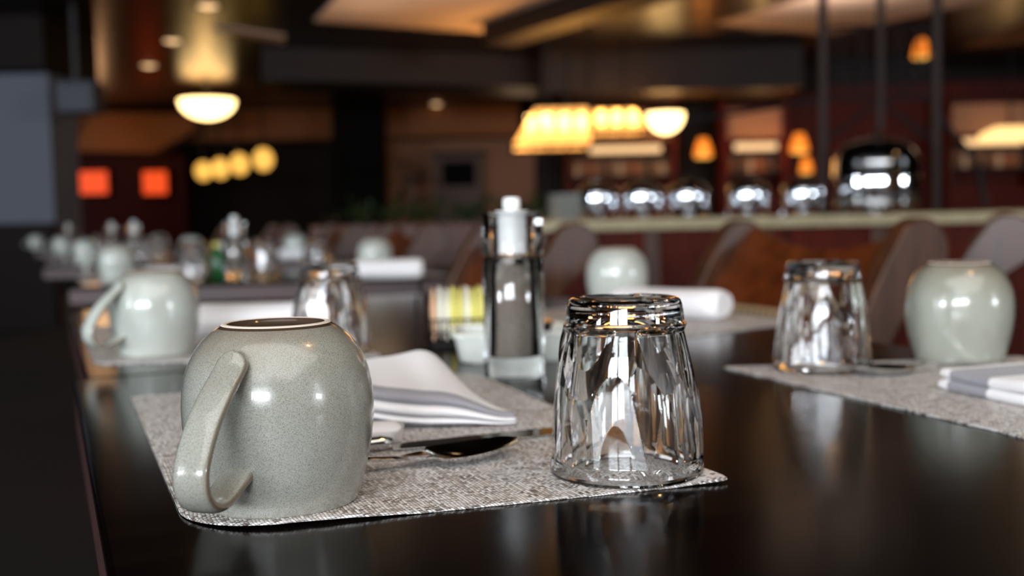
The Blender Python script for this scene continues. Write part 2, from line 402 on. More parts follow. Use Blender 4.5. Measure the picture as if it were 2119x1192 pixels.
# ------------------------------------------------------------------ place mats
def placemat(quad, label, wave=.0, rcorner=.02, group='woven place mats'):
    """quad: near-left, near-right, far-right, far-left (world xy)"""
    q = [Vector((p[0], p[1])) for p in quad]; NX, NY = 56, 56; T = .0013
    W = ((q[1] - q[0]).length + (q[2] - q[3]).length) / 2; L = ((q[3] - q[0]).length + (q[2] - q[1]).length) / 2
    cx = sum((p.x for p in q)) / 4; cy = sum((p.y for p in q)) / 4
    bm = B(); uv = bm.loops.layers.uv.new('UVMap'); grid = []
    for lvl in (0, 1):
        rows = []
        for j in range(NY + 1):
            row = []
            for i in range(NX + 1):
                a, b = i / NX, j / NY; X, Y = a * W, b * L          # pull the corners round
                for (cxx, cyy, sx, sy) in ((0, 0, 1, 1), (W, 0, -1, 1), (W, L, -1, -1), (0, L, 1, -1)):
                    rr = rcorner if (cxx, cyy) == (0, 0) else rcorner * .10
                    dx, dy = (X - cxx) * sx, (Y - cyy) * sy
                    if dx < rr and dy < rr:
                        ux, uy = 1 - dx / rr, 1 - dy / rr; m_ = max(ux, uy); n_ = math.hypot(ux, uy)
                        if n_ > 1e-6: k = m_ / n_; X = cxx + sx * rr * (1 - ux * k); Y = cyy + sy * rr * (1 - uy * k)
                a2, b2 = X / W, Y / L
                p = q[0].lerp(q[1], a2).lerp(q[3].lerp(q[2], a2), b2)
                fray = .00025 * math.sin(a2 * W * 1500) if j in (0, NY) else 0
                z = TZ + .0002 + lvl * T + wave * max(0, math.sin(a2 * PI * 2.1 + .5)) * max(0, 1 - b2 * 5) ** 2
                row.append(bm.verts.new((p.x - cx, p.y - cy + fray, z)))
            rows.append(row)
        grid.append(rows)
    def uvf(f):
        for lp in f.loops: lp[uv].uv = (lp.vert.co.x * .92 + lp.vert.co.y * .39 + lp.vert.co.z, -lp.vert.co.x * .39 + lp.vert.co.y * .92 + lp.vert.co.z)
    for lvl in (0, 1):
        for j in range(NY):
            for i in range(NX):
                r = grid[lvl]; uvf(bm.faces.new((r[j][i], r[j][i + 1], r[j + 1][i + 1], r[j + 1][i])))
    e = [(0, i) for i in range(NX)] + [(j, NX) for j in range(NY)] + [(NY, i) for i in range(NX, 0, -1)] + [(j, 0) for j in range(NY, 0, -1)]
    for k in range(len(e)):
        (j0, i0), (j1, i1) = e[k], e[(k + 1) % len(e)]
        uvf(bm.faces.new((grid[0][j0][i0], grid[0][j1][i1], grid[1][j1][i1], grid[1][j0][i0])))
    o = link('placemat', bm, M['weave'], smooth=True, loc=(cx, cy, 0)); tag(o, label, 'placemat', group); return o
MT = TZ + .0017                                   # top of a mat
V2 = lambda p: (p[0], p[1])
m1 = [at(392, 1112), at(1512, 999), None, None]; m1[3] = at(270, 824); d = (at(1139, 841) - at(1512, 999)).normalized()
m1[2] = at(1512, 999) + d * .44; m1[3] = m1[3] + (m1[3] - m1[0]).normalized() * .0
placemat([V2(p) for p in m1], 'grey woven place mat under the nearest mug and faceted glass', wave=.0018, rcorner=.045)
placemat([(-.432, 1.088), (-.138, 1.104), (-.30, 1.50), (-.612, 1.50)], 'pale woven place mat under the left mug on the second table')
placemat([(.366, .505), (.64, .60), (.478, 1.0), at(1496, 762)[:2]], 'pale woven place mat at the right edge of the nearest table')
placemat([(.126, 1.165), (.372, 1.355), (.22, 1.70), (-.04, 1.56)], 'pale woven place mat at the right side of the second table')

# ------------------------------------------------------------------ mugs
def mug(name, m):
    t = empty(name); t['category'] = 'mug'
    out = [(.0352, .0), (.0375, .0004), (.0388, .0022), (.0402, .007), (.0422, .0135), (.0442, .0215), (.0462, .032), (.0473, .0425), (.0475, .051), (.0469, .059),
           (.0455, .066), (.0432, .0725), (.0400, .0785), (.0360, .0835), (.0318, .0872), (.0288, .0892)]
    foot = [(.0288, .0892), (.0276, .0898), (.0271, .0903), (.0266, .0908), (.0258, .0911), (.0248, .0911), (.0241, .0908), (.0232, .0895), (.0222, .0882)]
    pool = [(.0222, .0882), (.016, .0876), (.008, .0874), (0, .0874)]
    inn = [(0, .0835), (.02, .083), (.033, .078), (.0395, .069), (.0425, .055), (.043, .045), (.0418, .033), (.0395, .02), (.0368, .008), (.0352, .003), (.0345, .0012), (.0352, .0)]
    bm = B(); n = 96
    rg = lathe(bm, [(r, z) for r, z in out + foot[1:] + pool[1:]], n, mi=[0] * (len(out) - 1) + [2, 2, 1, 1, 1, 1, 2, 2] + [2] * 3)
    lathe(bm, inn, n)
    bmesh.ops.remove_doubles(bm, verts=bm.verts, dist=1e-5)
    body = link('mug_body', bm, [m, M['bisque'], M['darkglaze']], t, auto=math.radians(60))
    path = spline([(.0412, 0, .0795), (.0462, 0, .0745), (.0520, 0, .0700), (.0600, 0, .0640), (.0715, 0, .0535), (.0795, 0, .0425), (.0835, 0, .0335), (.0825, 0, .0245),
                   (.0765, 0, .0180), (.0680, 0, .0160), (.0590, 0, .0175), (.0500, 0, .0210), (.0410, 0, .0245)], 6)
    bm = B(); rings = []; n = len(path); prev = None
    for i, p in enumerate(path):
        tg = (path[min(i + 1, n - 1)] - path[max(i - 1, 0)]).normalized(); nm = Vector((-tg.z, 0, tg.x)); s = i / (n - 1)
        hw = (.0078 + .0006 * math.sin(s * PI)) * math.sqrt(max(.02, 1 - max(0, 1 - s / .085) ** 2))
        ht = .0030 + .0012 * math.exp(-(s / .06) ** 2) + .0012 * math.exp(-((1 - s) / .06) ** 2)
        sec = []
        for k in range(20):
            a = 2 * PI * k / 20; ca, sa = math.cos(a), math.sin(a); e = .55
            sec.append(bm.verts.new(p + Vector((0, 1, 0)) * hw * math.copysign(abs(ca) ** e, ca) + nm * ht * math.copysign(abs(sa) ** .75, sa)))
        rings.append(sec)
    for a, b in zip(rings, rings[1:]):
        for k in range(20): bm.faces.new((a[k], a[(k + 1) % 20], b[(k + 1) % 20], b[k]))
    bm.faces.new(rings[0][::-1]); bm.faces.new(rings[-1])
    ho = link('handle', bm, m, t, auto=math.radians(70))
    at_ = ho.data.attributes.new('edge', 'FLOAT', 'POINT')
    for i in range(len(ho.data.vertices)):
        at_.data[i].value = max(0, (abs(math.cos(2 * PI * (i % 20) / 20)) - .80) / .2) * .8
    return t
MUGN = mug('coffee_mug', M['glaze_grey']); MUGS = mug('coffee_mug', M['glaze_stone']); MUGP = Stock(mug('coffee_mug', M['glaze_pale']))
def ground(px, py, R, z=MT):                      # centre of a round base whose front edge is seen at the pixel
    p = at(px, py, z); d = Vector((p.x, p.y, 0)).normalized(); return Vector((p.x, p.y, z)) + d * R
MUGC = ground(586, 1078, .0385)
print('near mug', MUGC)
def face(c, deg):                                 # heading that is deg to the picture's left of "towards the camera"
    return math.atan2(-c.y, -c.x) - math.radians(deg)
MUGN.location = MUGC; MUGN.rotation_euler = (0, 0, face(MUGC, 27))
MUGN['label'] = 'nearest speckled grey green mug upside down, handle towards the camera'; MUGN['group'] = 'upturned coffee mugs'
GM = 'upturned coffee mugs'
c = ground(325, 741, .0385); MUGP.put(c, face(c, 52), 'pale mug upside down on the second table, handle pointing left', GM)
c = ground(1983, 757, .0385); Stock(MUGS).put(c, face(c, 190), 'pale grey mug upside down at the right edge, beside a white napkin', GM)
c = Vector((.161, 1.62, MT)); MUGP.put(c, face(c, 200), 'pale mug upside down seen behind the top of the nearest glass', GM)

# ------------------------------------------------------------------ faceted glasses
def tumbler(name, seed, fine=True):
    t = empty(name); t['category'] = 'glass'
    rnd = random.Random(seed)
    N_ = 120 if fine else 72
    R = [(.0410, 0), (.0420, .0008), (.0424, .003), (.0424, .009), (.0421, .020), (.0413, .032), (.0402, .045), (.0387, .057), (.0367, .068), (.0348, .0765), (.0334, .082)]
    bm = B(); rings = lathe(bm, R, N_)
    low = rings[0]; top = rings[-1]
    fc = bm.faces.new(top)
    bmesh.ops.delete(bm, geom=bm.verts[:], context='VERTS')
    import numpy as np
    zz = np.array([0, .0008, .002, .0035] + list(np.linspace(.005, .082, 200))); NT = 560; N_ = NT
    Rz = np.interp(zz, [z for r_, z in R], [r_ for r_, z in R])
    TH = np.linspace(0, 2 * PI, NT, endpoint=False); TT, ZZ = np.meshgrid(TH, zz); RR = np.repeat(Rz[:, None], NT, 1); cut = RR.copy()
    for zc, cnt, dep in ((.016, 9, .0007), (.036, 9, .0010), (.055, 9, .0010), (.071, 10, .0008)):
        off = rnd.random()
        for k in range(cnt):
            th = 2 * PI * (k + off + rnd.uniform(-.3, .3)) / cnt; z0_ = zc + rnd.uniform(-.007, .007); r0_ = np.interp(z0_, zz, Rz)
            ph = math.radians(5 + (z0_ - .03) * 190 + rnd.uniform(-9, 9)); tw = rnd.uniform(-.13, .13); dd = dep * rnd.uniform(.7, 1.15)
            # plane: cos(t - th - tw) * r * cos(ph) + (z - z0) * sin(ph) = (r0 - dd) * cos(tw) * cos(ph)
            den = np.cos(TT - th - tw) * math.cos(ph); num = (r0_ - dd) * math.cos(tw) * math.cos(ph) - (ZZ - z0_) * math.sin(ph)
            rp_ = np.where(den > .3, num / np.maximum(den, .3), 9)
            cut = np.minimum(cut, rp_)
    cut = np.maximum(cut, RR - .0026)
    def sstep(x): x = np.clip(x, 0, 1); return x * x * (3 - 2 * x)
    wgt = sstep((ZZ - .004) / .006) * sstep((.0815 - ZZ) / .004)
    RR = RR - wgt * (RR - cut)
    vr = [[bm.verts.new((RR[j, i] * math.cos(TH[i]), RR[j, i] * math.sin(TH[i]), zz[j])) for i in range(NT)] for j in range(len(zz))]
    for a_, b_ in zip(vr, vr[1:]):
        for i in range(NT): bm.faces.new((a_[i], a_[(i + 1) % NT], b_[(i + 1) % NT], b_[i]))
    # cap on top: ring groove and thick base
    ring = vr[-1]
    capp = [(.0332, .0826), (.0329, .0832), (.0325, .0840), (.0319, .089), (.0313, .0925), (.0305, .0946), (.0292, .0958), (.0278, .0961), (.0262, .0955), (.0235, .0945), (.016, .0938), (.008, .0936), (0, .0936)]
    n = len(ring)
    prev = ring
    for r_, z_ in capp:
        if r_ < 1e-6:
            c_ = bm.verts.new((0, 0, z_))
            for i in range(n): bm.faces.new((prev[i], prev[(i + 1) % n], c_))
        else:
            cur = [bm.verts.new((r_ * math.cos(math.atan2(v.co.y, v.co.x)), r_ * math.sin(math.atan2(v.co.y, v.co.x)), z_)) for v in ring]
            for i in range(n): bm.faces.new((prev[i], prev[(i + 1) % n], cur[(i + 1) % n], cur[i]))
            prev = cur
    # inner cavity
    inn = [(.0410, 0), (.0396, .0003), (.0384, .0015), (.0378, .004), (.0366, .018), (.0350, .034), (.0332, .050), (.0311, .064), (.0294, .074), (.0282, .0795), (.0262, .0830), (.021, .0846), (.012, .0852), (0, .0853)]
    lathe(bm, inn, N_)
    bmesh.ops.remove_doubles(bm, verts=bm.verts, dist=2e-6)
    bmesh.ops.recalc_face_normals(bm, faces=bm.faces)
    link('glass_body', bm, M['glass'], t, auto=math.radians(3.5))
    return t
TUM = Stock(tumbler('drinking_glass', 11)); GG = 'upturned faceted drinking glasses'
c = ground(1297, 1012, .0405); print('near glass', c)
TUM.put(c, math.radians(20), 'nearest clear faceted glass upside down on the front corner of the mat', GG)
c = ground(1702, 777, .0405); TUM.put(c, 1.3, 'clear faceted glass upside down left of the right-edge mug', GG)
c = ground(686, 741, .0405); TUM.put(c, 2.1, 'clear faceted glass upside down just behind the nearest mug, on the second table', GG)

# ------------------------------------------------------------------ pepper mill
def mill(name):
    t = empty(name); t['category'] = 'pepper mill'
    bm = B(); lathe(bm, [(.0268, 0), (.0272, .001), (.0272, .1060), (.0268, .1068), (.0176, .1068), (.0174, .106), (.0174, .020), (.0168, .0185), (0, .0185)], 64)
    bmesh.ops.holes_fill(bm, edges=[e for e in bm.edges if e.is_boundary], sides=0)
    link('body', bm, M['acrylic'], t, auto=math.radians(30))
    bm = B(); lathe(bm, [(0, .0190), (.0162, .0190), (.0166, .0200), (.0166, .090), (.012, .098), (0, .099)], 40); link('peppercorns', bm, M['pepper'], t)
    bm = B(); lathe(bm, [(0, .0995), (.015, .0995), (.0162, .1005), (.0162, .1072), (.0262, .1074), (.0266, .1080), (.0262, .1086), (.0150, .1088), (0, .1088)], 48); link('collar', bm, M['steel'], t)
    bm = B(); lathe(bm, [(0, .1092), (.0268, .1092), (.0272, .1100), (.0272, .1462), (.0266, .1470), (.0134, .1470), (.0132, .146), (.0132, .1115), (0, .1115)], 64)
    link('cap', bm, M['acrylic'], t, auto=math.radians(30))
    bm = B(); lathe(bm, [(0, .1118), (.0126, .1118), (.0128, .1125), (.0128, .1445), (.0150, .1478), (.0150, .1484), (.006, .149), (0, .149)], 48); link('steel_core', bm, M['corewhite'], t)
    bm = B(); lathe(bm, [(0, .1492), (.0062, .1492), (.0080, .1510), (.0080, .1585), (.0066, .1602), (.003, .1608), (0, .1608)], 40); link('knob', bm, M['corewhite'], t)
    return t
M['corewhite'] = mat('nickel with painted glare', (244, 245, 244), .25, .0)  # plain white colour stands in for the window reflected in the metal
MILL = Stock(mill('pepper_mill')); GP = 'clear pepper mills'
c = ground(1066, 786, .027, TZ); MILL.put(c, 0, 'tall clear pepper mill with shiny knob, beside the white dish', GP)

# ------------------------------------------------------------------ condiment dish, wire basket, packets, jam
cD = ground(1068, 752, .045, TZ)
dish = empty('condiment_dish', cD, math.radians(4), 'white ceramic dish of dark jam tubs behind the pepper mill', 'dish')
bm = B()
def rrect(w, d, r, n=6):
    out = []
    for (cx, cy, a0) in ((w - r, d - r, 0), (-w + r, d - r, PI / 2), (-w + r, -d + r, PI), (w - r, -d + r, 1.5 * PI)):
        for k in range(n + 1): a = a0 + PI / 2 * k / n; out.append((cx + r * math.cos(a), cy + r * math.sin(a)))
    return out
def stackloop(bm, loops, cap0=True, cap1=True, mi=0):
    R_ = [[bm.verts.new((x, y, z)) for x, y in pts] for pts, z in loops]
    for a, b in zip(R_, R_[1:]):
        for i in range(len(a)): f = bm.faces.new((a[i], a[(i + 1) % len(a)], b[(i + 1) % len(a)], b[i])); f.material_index = mi
    if cap0: bm.faces.new(R_[0][::-1])
    if cap1: bm.faces.new(R_[-1])
stackloop(bm, [(rrect(.055, .038, .012), 0), (rrect(.058, .041, .013), .003), (rrect(.063, .046, .014), .026), (rrect(.066, .049, .014), .0268), (rrect(.066, .049, .014), .0305),
               (rrect(.063, .046, .014), .031), (rrect(.060, .043, .013), .029), (rrect(.056, .039, .012), .005)])
link('dish_body', bm, M['white'], dish)
def jam():
    t = empty('jam_tub'); t['category'] = 'jam tub'
    bm = B(); lathe(bm, [(0, 0), (.0125, 0), (.0155, .012), (.0172, .0125), (.0172, .0135), (0, .0137)], 28); link('tub', bm, M['blackplastic'], t)
    bm = B(); lathe(bm, [(0, .0138), (.0165, .0138), (.0172, .0142), (.0165, .0148), (0, .0146)], 28); link('lid', bm, M['jamlid'], t); return t
M['jamlid'] = mat('foil lid', (40, 36, 40), .18, .8)
JAM = Stock(jam())
for dx, dy, dz, lab in ((.036, -.015, .006, 'front right'), (.038, .018, .006, 'back right'), (.002, -.016, .006, 'front middle'), (.0, .018, .006, 'back middle'), (-.036, -.014, .006, 'front left'),
                        (.022, 0, .0225, 'upper right, on top of four others'), (-.016, .002, .0225, 'upper left, on top of others')):
    JAM.put(cD + Vector((dx, dy, dz)), random.random(), 'small black jam tub in the white dish, ' + lab, 'black jam tubs in the white dish')
cB = ground(960, 722, .03, TZ)
bk = empty('wire_basket', cB, math.radians(6), 'black wire basket holding sugar packets left of the pepper mill', 'basket')
bm = B()
for z in (.004, .018, .032): tube(bm, [(x, y, z) for x, y in rrect(.040, .026, .006, 3) + [rrect(.040, .026, .006, 3)[0]]], .0011, 6)
for k in range(9):
    x = -.036 + .009 * k
    for y in (-.026, .026): tube(bm, [(x, y, .003), (x, y, .032)], .0008, 5)
for y in (-.018, -.006, .006, .018):
    for x in (-.040, .040): tube(bm, [(x, y, .003), (x, y, .032)], .0008, 5)
    tube(bm, [(-.04, y, .003), (.04, y, .003)], .0009, 5)
tube(bm, [(-.04, 0, .032), (-.047, 0, .075), (-.052, 0, .052), (-.052, 0, .004), (-.04, 0, .004)], .0018, 8)
link('wire_frame', bm, M['iron'], bk)
def packet(m):
    bm = B(); n = 8
    stackloop(bm, [(rrect(.0012, .017, .0005, 1), 0), (rrect(.0030, .018, .001, 1), .012), (rrect(.0034, .018, .001, 1), .034), (rrect(.0012, .017, .0005, 1), .056)])
    o = link('sugar_packet', bm, m); o['category'] = 'sugar packet'; return o
seqp = ['packet_pink', 'packet_white', 'packet_white', 'packet_yellow', 'packet_yellow', 'packet_white', 'packet_yellow', 'packet_yellow', 'packet_white', 'packet_white']
cnt = {}; ordn = ['first', 'second', 'third', 'fourth', 'fifth', 'sixth', 'seventh', 'eighth', 'ninth', 'tenth']
for k, nm in enumerate(seqp):
    o = packet(M[nm]); o.location = cB + Vector((-.0335 + .0074 * k, .002 * ((k % 3) - 1), .0085 + .002 * (k % 2))); o.rotation_euler = (0, 0, math.radians(6))
    tag(o, '%s sugar packet standing in the wire basket, %s from its left end' % (nm.split('_')[1].replace('pink', 'peach'), ordn[k]), 'sugar packet', 'sugar packets in the wire basket')

# ------------------------------------------------------------------ napkins
def sm(x): x = max(0, min(1, x)); return x * x * (3 - 2 * x)
def near_napkin():
    bm = B(); NU, rows = 48, []
    P0 = at(1083, 880, MT)                          # front right corner
    # profile: (v, z, isgrey) run from the bottom back, round the front, over the top
    prof = [(.16, .0006, 0), (.10, .0006, 0), (.02, .0008, 0), (.004, .001, 1), (.0, .0022, 1), (-.0012, .0038, 1), (-.0005, .0056, 0), (.003, .0066, 0), (.012, .007, 0), (.012, .0076, 0), (.002, .0080, 0), (-.001, .0096, 0),
            (-.0013, .0118, 0), (.0, .0138, 0), (.004, .0146, 0), (.014, .015, 0), (.014, .0155, 0), (.005, .0160, 1), (.0025, .0175, 1), (.0022, .0195, 1), (.004, .0215, 1), (.008, .0228, 1), (.014, .0236, 1), (.022, .0245, 0),
            (.035, .0262, 0), (.05, .029, 0), (.066, .0325, 0), (.082, .0363, 0), (.098, .0395, 0), (.112, .0415, 0), (.122, .0400, 0), (.132, .034, 0), (.145, .02, 0), (.156, .006, 0), (.16, .0010, 0)]
    XLf = -.150
    for i in range(NU + 1):
        u = 1 - (1 - i / NU) ** 1.0
        row = []
        for v, z, gq in prof:
            xr = P0.x - .30 * max(0, v) - .0025
            x = XLf + (xr - XLf) * u
            endf = math.sqrt(max(0, 1 - max(0, (u - .86) / .14) ** 2.2))
            px = x - (P0.x - .052)                     # peak about 6 cm in from the right corner
            ridge = 1 - .55 * sm(max(0, px) / .05) if px > 0 else 1 - .62 * sm(-px / .10)
            zz = min(z, .0235) * (.32 + .68 * (sm((1 - u) / .38) if z > .001 else 1)) + max(0, z - .0235) * ridge * sm((1 - u) / .30)
            lift = .010 * sm((.62 - u) / .5) * (1 if v < .05 else max(0, 1 - (v - .05) / .06))
            vv = v * (.25 + .75 * endf) if v > 0 else v
            vv += .006 * (1 - endf)
            zz += .0004 * math.sin(x * 160 + v * 60) * (1 if z > .016 else .3)
            row.append(bm.verts.new((x, P0.y + vv + .02 * (1 - u) * 0 - .010 * (1 - u), MT + zz + lift)))
        rows.append(row)
    for a, b in zip(rows, rows[1:]):
        for k in range(len(prof) - 1):
            f = bm.faces.new((a[k], b[k], b[k + 1], a[k + 1])); f.material_index = 1 if prof[k][2] and prof[k + 1][2] else 0
    for r in (rows[0], rows[-1]):
        try: bm.faces.new(r)
        except Exception: pass
    # tucked end below the stack
    o = link('napkin', bm, [M['cloth'], M['cloth_grey']], auto=PI)
    o.modifiers.new('sub', 'SUBSURF').levels = 1; o.modifiers['sub'].render_levels = 1
    return o
root = empty('napkin', (0, 0, 0), 0, 'folded white napkin with grey border behind the nearest mug', 'napkin', 'white cloth napkins')
o = near_napkin(); o.name = 'folded_stack'; o.parent = root
bm = B(); a = at(760, 897, MT + .008); b = at(826, 893, MT + .0075)
pts = [a.lerp(b, k / 8) for k in range(9)]
for p in pts: p.y += .003
loops = []
rr = []
for i, p in enumerate(pts):
    s = 1 if i < 8 else .9
    rr.append([bm.verts.new((p.x + .002 * math.sin(k * 1.3), p.y + .013 * s * math.cos(2 * PI * k / 16), p.z - .0005 + .0068 * s * math.sin(2 * PI * k / 16))) for k in range(16)])
for A_, B_ in zip(rr, rr[1:]):
    for k in range(16): bm.faces.new((A_[k], A_[(k + 1) % 16], B_[(k + 1) % 16], B_[k]))
bm.faces.new(rr[0][::-1]); bm.faces.new(rr[-1]); link('tucked_end', bm, M['cloth'], root)

def flat_napkin(w, d, h, stripe):
    """folded pile: layers with rounded folds; stripe = grey band range along x"""
    t = empty('napkin'); t['category'] = 'napkin'
    bm = B(); layers = 2; nx = 40
    for li in range(layers):
        z0 = li * h / layers; z1 = z0 + h / layers * .94; ins = .002 * li
        sec = []
        for k in range(11): a = -PI / 2 + PI * k / 10; sec.append((-d / 2 + ins - .5 * (z1 - z0) * math.cos(a), (z0 + z1) / 2 + (z1 - z0) / 2 * math.sin(a)))
        for k in range(11): a = PI / 2 - PI * k / 10; sec.append((d / 2 - ins + .5 * (z1 - z0) * math.cos(a), (z0 + z1) / 2 + (z1 - z0) / 2 * math.sin(a)))
        R_ = []
        for i in range(nx + 1):
            x = -w / 2 + w * i / nx; e = 1 - .25 * (max(0, abs(2 * i / nx - 1) - .9) * 10) ** 2
            R_.append([bm.verts.new((x, y * (1 - .02 * (1 - e)), (z - (z0 + z1) / 2) * e + (z0 + z1) / 2 + .0012 * math.sin(x * 40 + li) * (li / 2 + z / h))) for y, z in sec])
        for i, (a, b) in enumerate(zip(R_, R_[1:])):
            x = -w / 2 + w * (i + .5) / nx
            for k in range(len(sec)):
                f = bm.faces.new((a[k], a[(k + 1) % len(sec)], b[(k + 1) % len(sec)], b[k])); f.material_index = 1 if stripe[0] < x < stripe[1] else 0
        bm.faces.new(R_[0][::-1]); bm.faces.new(R_[-1])
    link('folded_cloth', bm, [M['cloth'], M['cloth_grey']], t); return t
NAPR = flat_napkin(.20, .105, .018, (-.088, -.052))
pr = at(1944, 806, MT)
dn = (at(2119, 842, MT) - pr).normalized(); qn = Vector((-dn.y, dn.x, 0))
NAPR.location = Vector((pr.x, pr.y, MT)) + dn * .10 + qn * .055; NAPR.rotation_euler = (0, 0, math.atan2(dn.y, dn.x))
NAPR['label'] = 'white napkin with a grey stripe on the right-edge place mat'; NAPR['group'] = 'white cloth napkins'
def roll_napkin(L=.19, r=.026):
    bm = B(); prof = []; NA = 40
    R_ = []
    for i in range(25):
        x = -L / 2 + L * i / 24; e = 1 - .18 * (max(0, abs(i / 12 - 1) - .85) / .15) ** 2
        ring_ = []
        for k in range(NA):
            a = 2 * PI * k / NA; rad_ = r * e * (1 + .03 * math.sin(3 * a + x * 20)); ring_.append(bm.verts.new((x, rad_ * 1.25 * math.cos(a), r * .82 + rad_ * .82 * math.sin(a))))
        R_.append(ring_)
    for a, b in zip(R_, R_[1:]):
        for k in range(NA): bm.faces.new((a[k], a[(k + 1) % NA], b[(k + 1) % NA], b[k]))
    bm.faces.new(R_[0][::-1]); bm.faces.new(R_[-1])
    o = link('napkin', bm, M['cloth']); o['category'] = 'napkin'; return o
ROLL = Stock(roll_napkin())
GN = 'white cloth napkins'
c = at(1392, 662, MT); ROLL.put(Vector((c.x, c.y + .03, MT)), math.radians(-35), 'white rolled napkin seen behind the right of the nearest glass', GN, (.85, 1, .95))
c = at(520, 700, MT); ROLL.put(Vector((c.x, c.y + .04, MT)), math.radians(6), 'white rolled napkin between mug and glass on the second table', GN)

# ------------------------------------------------------------------ cutlery
def spoon():
    t = bpy.data.objects.new('spoon', None)
    bm = B(); nl, nw = 40, 12; top = []; bot = []
    Ls = .160
    for i in range(nl + 1):
        s = i / nl; x = -.105 + Ls * s               # x: handle end to bowl tip
        if x < -.018: hw = .0040 + .0035 * sm((-.045 - x) / .06); dp = 0; zc = .0035 + .0045 * sm((x + .105) / .06) * (1) - .0015 * sm((x + .04) / .02)
        elif x < .0: k = (x + .018) / .018; hw = .0040 + .0055 * sm(k); dp = .0012 * k; zc = .0065
        else: k = x / .055; hw = .0172 * math.sqrt(max(.0, 1 - (2 * (k ** .9) - 1) ** 2)) * .96 + (.0095 * (1 - k) ** 3) + .0003; dp = .0062 * math.sin(PI * min(1, k * .95 + .1)); zc = .0065 + .004 * k * k
        a, b = [], []
        for j in range(nw + 1):
            v = 2 * j / nw - 1
            z = zc - dp * (1 - v * v) + (.0008 * (1 - v * v) if x < -.018 else 0)
            a.append(bm.verts.new((x, hw * v, z))); b.append(bm.verts.new((x, hw * v * .97, z - .0013 - .0003 * (1 - v * v))))
        top.append(a); bot.append(b)
    for i in range(nl):
        for j in range(nw):
            bm.faces.new((top[i][j], top[i][j + 1], top[i + 1][j + 1], top[i + 1][j])); bm.faces.new((bot[i][j], bot[i + 1][j], bot[i + 1][j + 1], bot[i][j + 1]))
        for j in (0, nw): bm.faces.new((top[i][j], top[i + 1][j], bot[i + 1][j], bot[i][j]))
    for i in (0, nl):
        for j in range(nw): bm.faces.new((top[i][j], top[i][j + 1], bot[i][j + 1], bot[i][j]))
    o = link('spoon', bm, M['steel'], auto=math.radians(50)); o['category'] = 'spoon'; return o
def knife():
    t = empty('table_knife'); t['category'] = 'knife'
    bm = B()
    out = [(0, -.0062), (.02, -.0088), (.06, -.0098), (.10, -.0092), (.125, -.0060), (.137, .0005), (.138, .004), (.134, .0062), (.02, .0062), (0, .004)]
    a = [bm.verts.new((x, y, .0010 if y < 0 else .0006)) for x, y in out]; b = [bm.verts.new((x, y, .0014 if y < 0 else .0026)) for x, y in out]
    bm.faces.new(a[::-1]); bm.faces.new(b)
    for i in range(len(out)): bm.faces.new((a[i], a[(i + 1) % len(out)], b[(i + 1) % len(out)], b[i]))
    link('blade', bm, M['steel'], t, bevel=.0003)
    bm = B(); tube(bm, [(.001, 0, .0045), (-.006, 0, .0048), (-.02, 0, .0048), (-.06, 0, .0055), (-.09, 0, .0055), (-.096, 0, .0055)], [.0030, .0045, .0040, .0050, .0054, .003], 14)
    link('handle', bm, M['steel'], t); return t
SP = Stock(spoon()); c = at(905, 962, MT)
SP.put(Vector((c.x - .004, c.y + .001, MT)), math.radians(24), 'polished steel spoon in front of the knife beside the nearest mug', 'steel spoons')
KN = Stock(knife()); c = at(808, 931, MT); c2_ = at(1136, 897, MT)
KN.put(Vector((c.x, c.y, MT)), math.atan2(c2_.y - c.y, c2_.x - c.x), 'polished steel table knife between the spoon and the folded napkin', 'steel knives')
c = at(1870, 772, MT); SP.put(Vector((c.x, c.y, MT)), math.radians(200), 'steel spoon lying beside the right-edge mug', 'steel spoons')

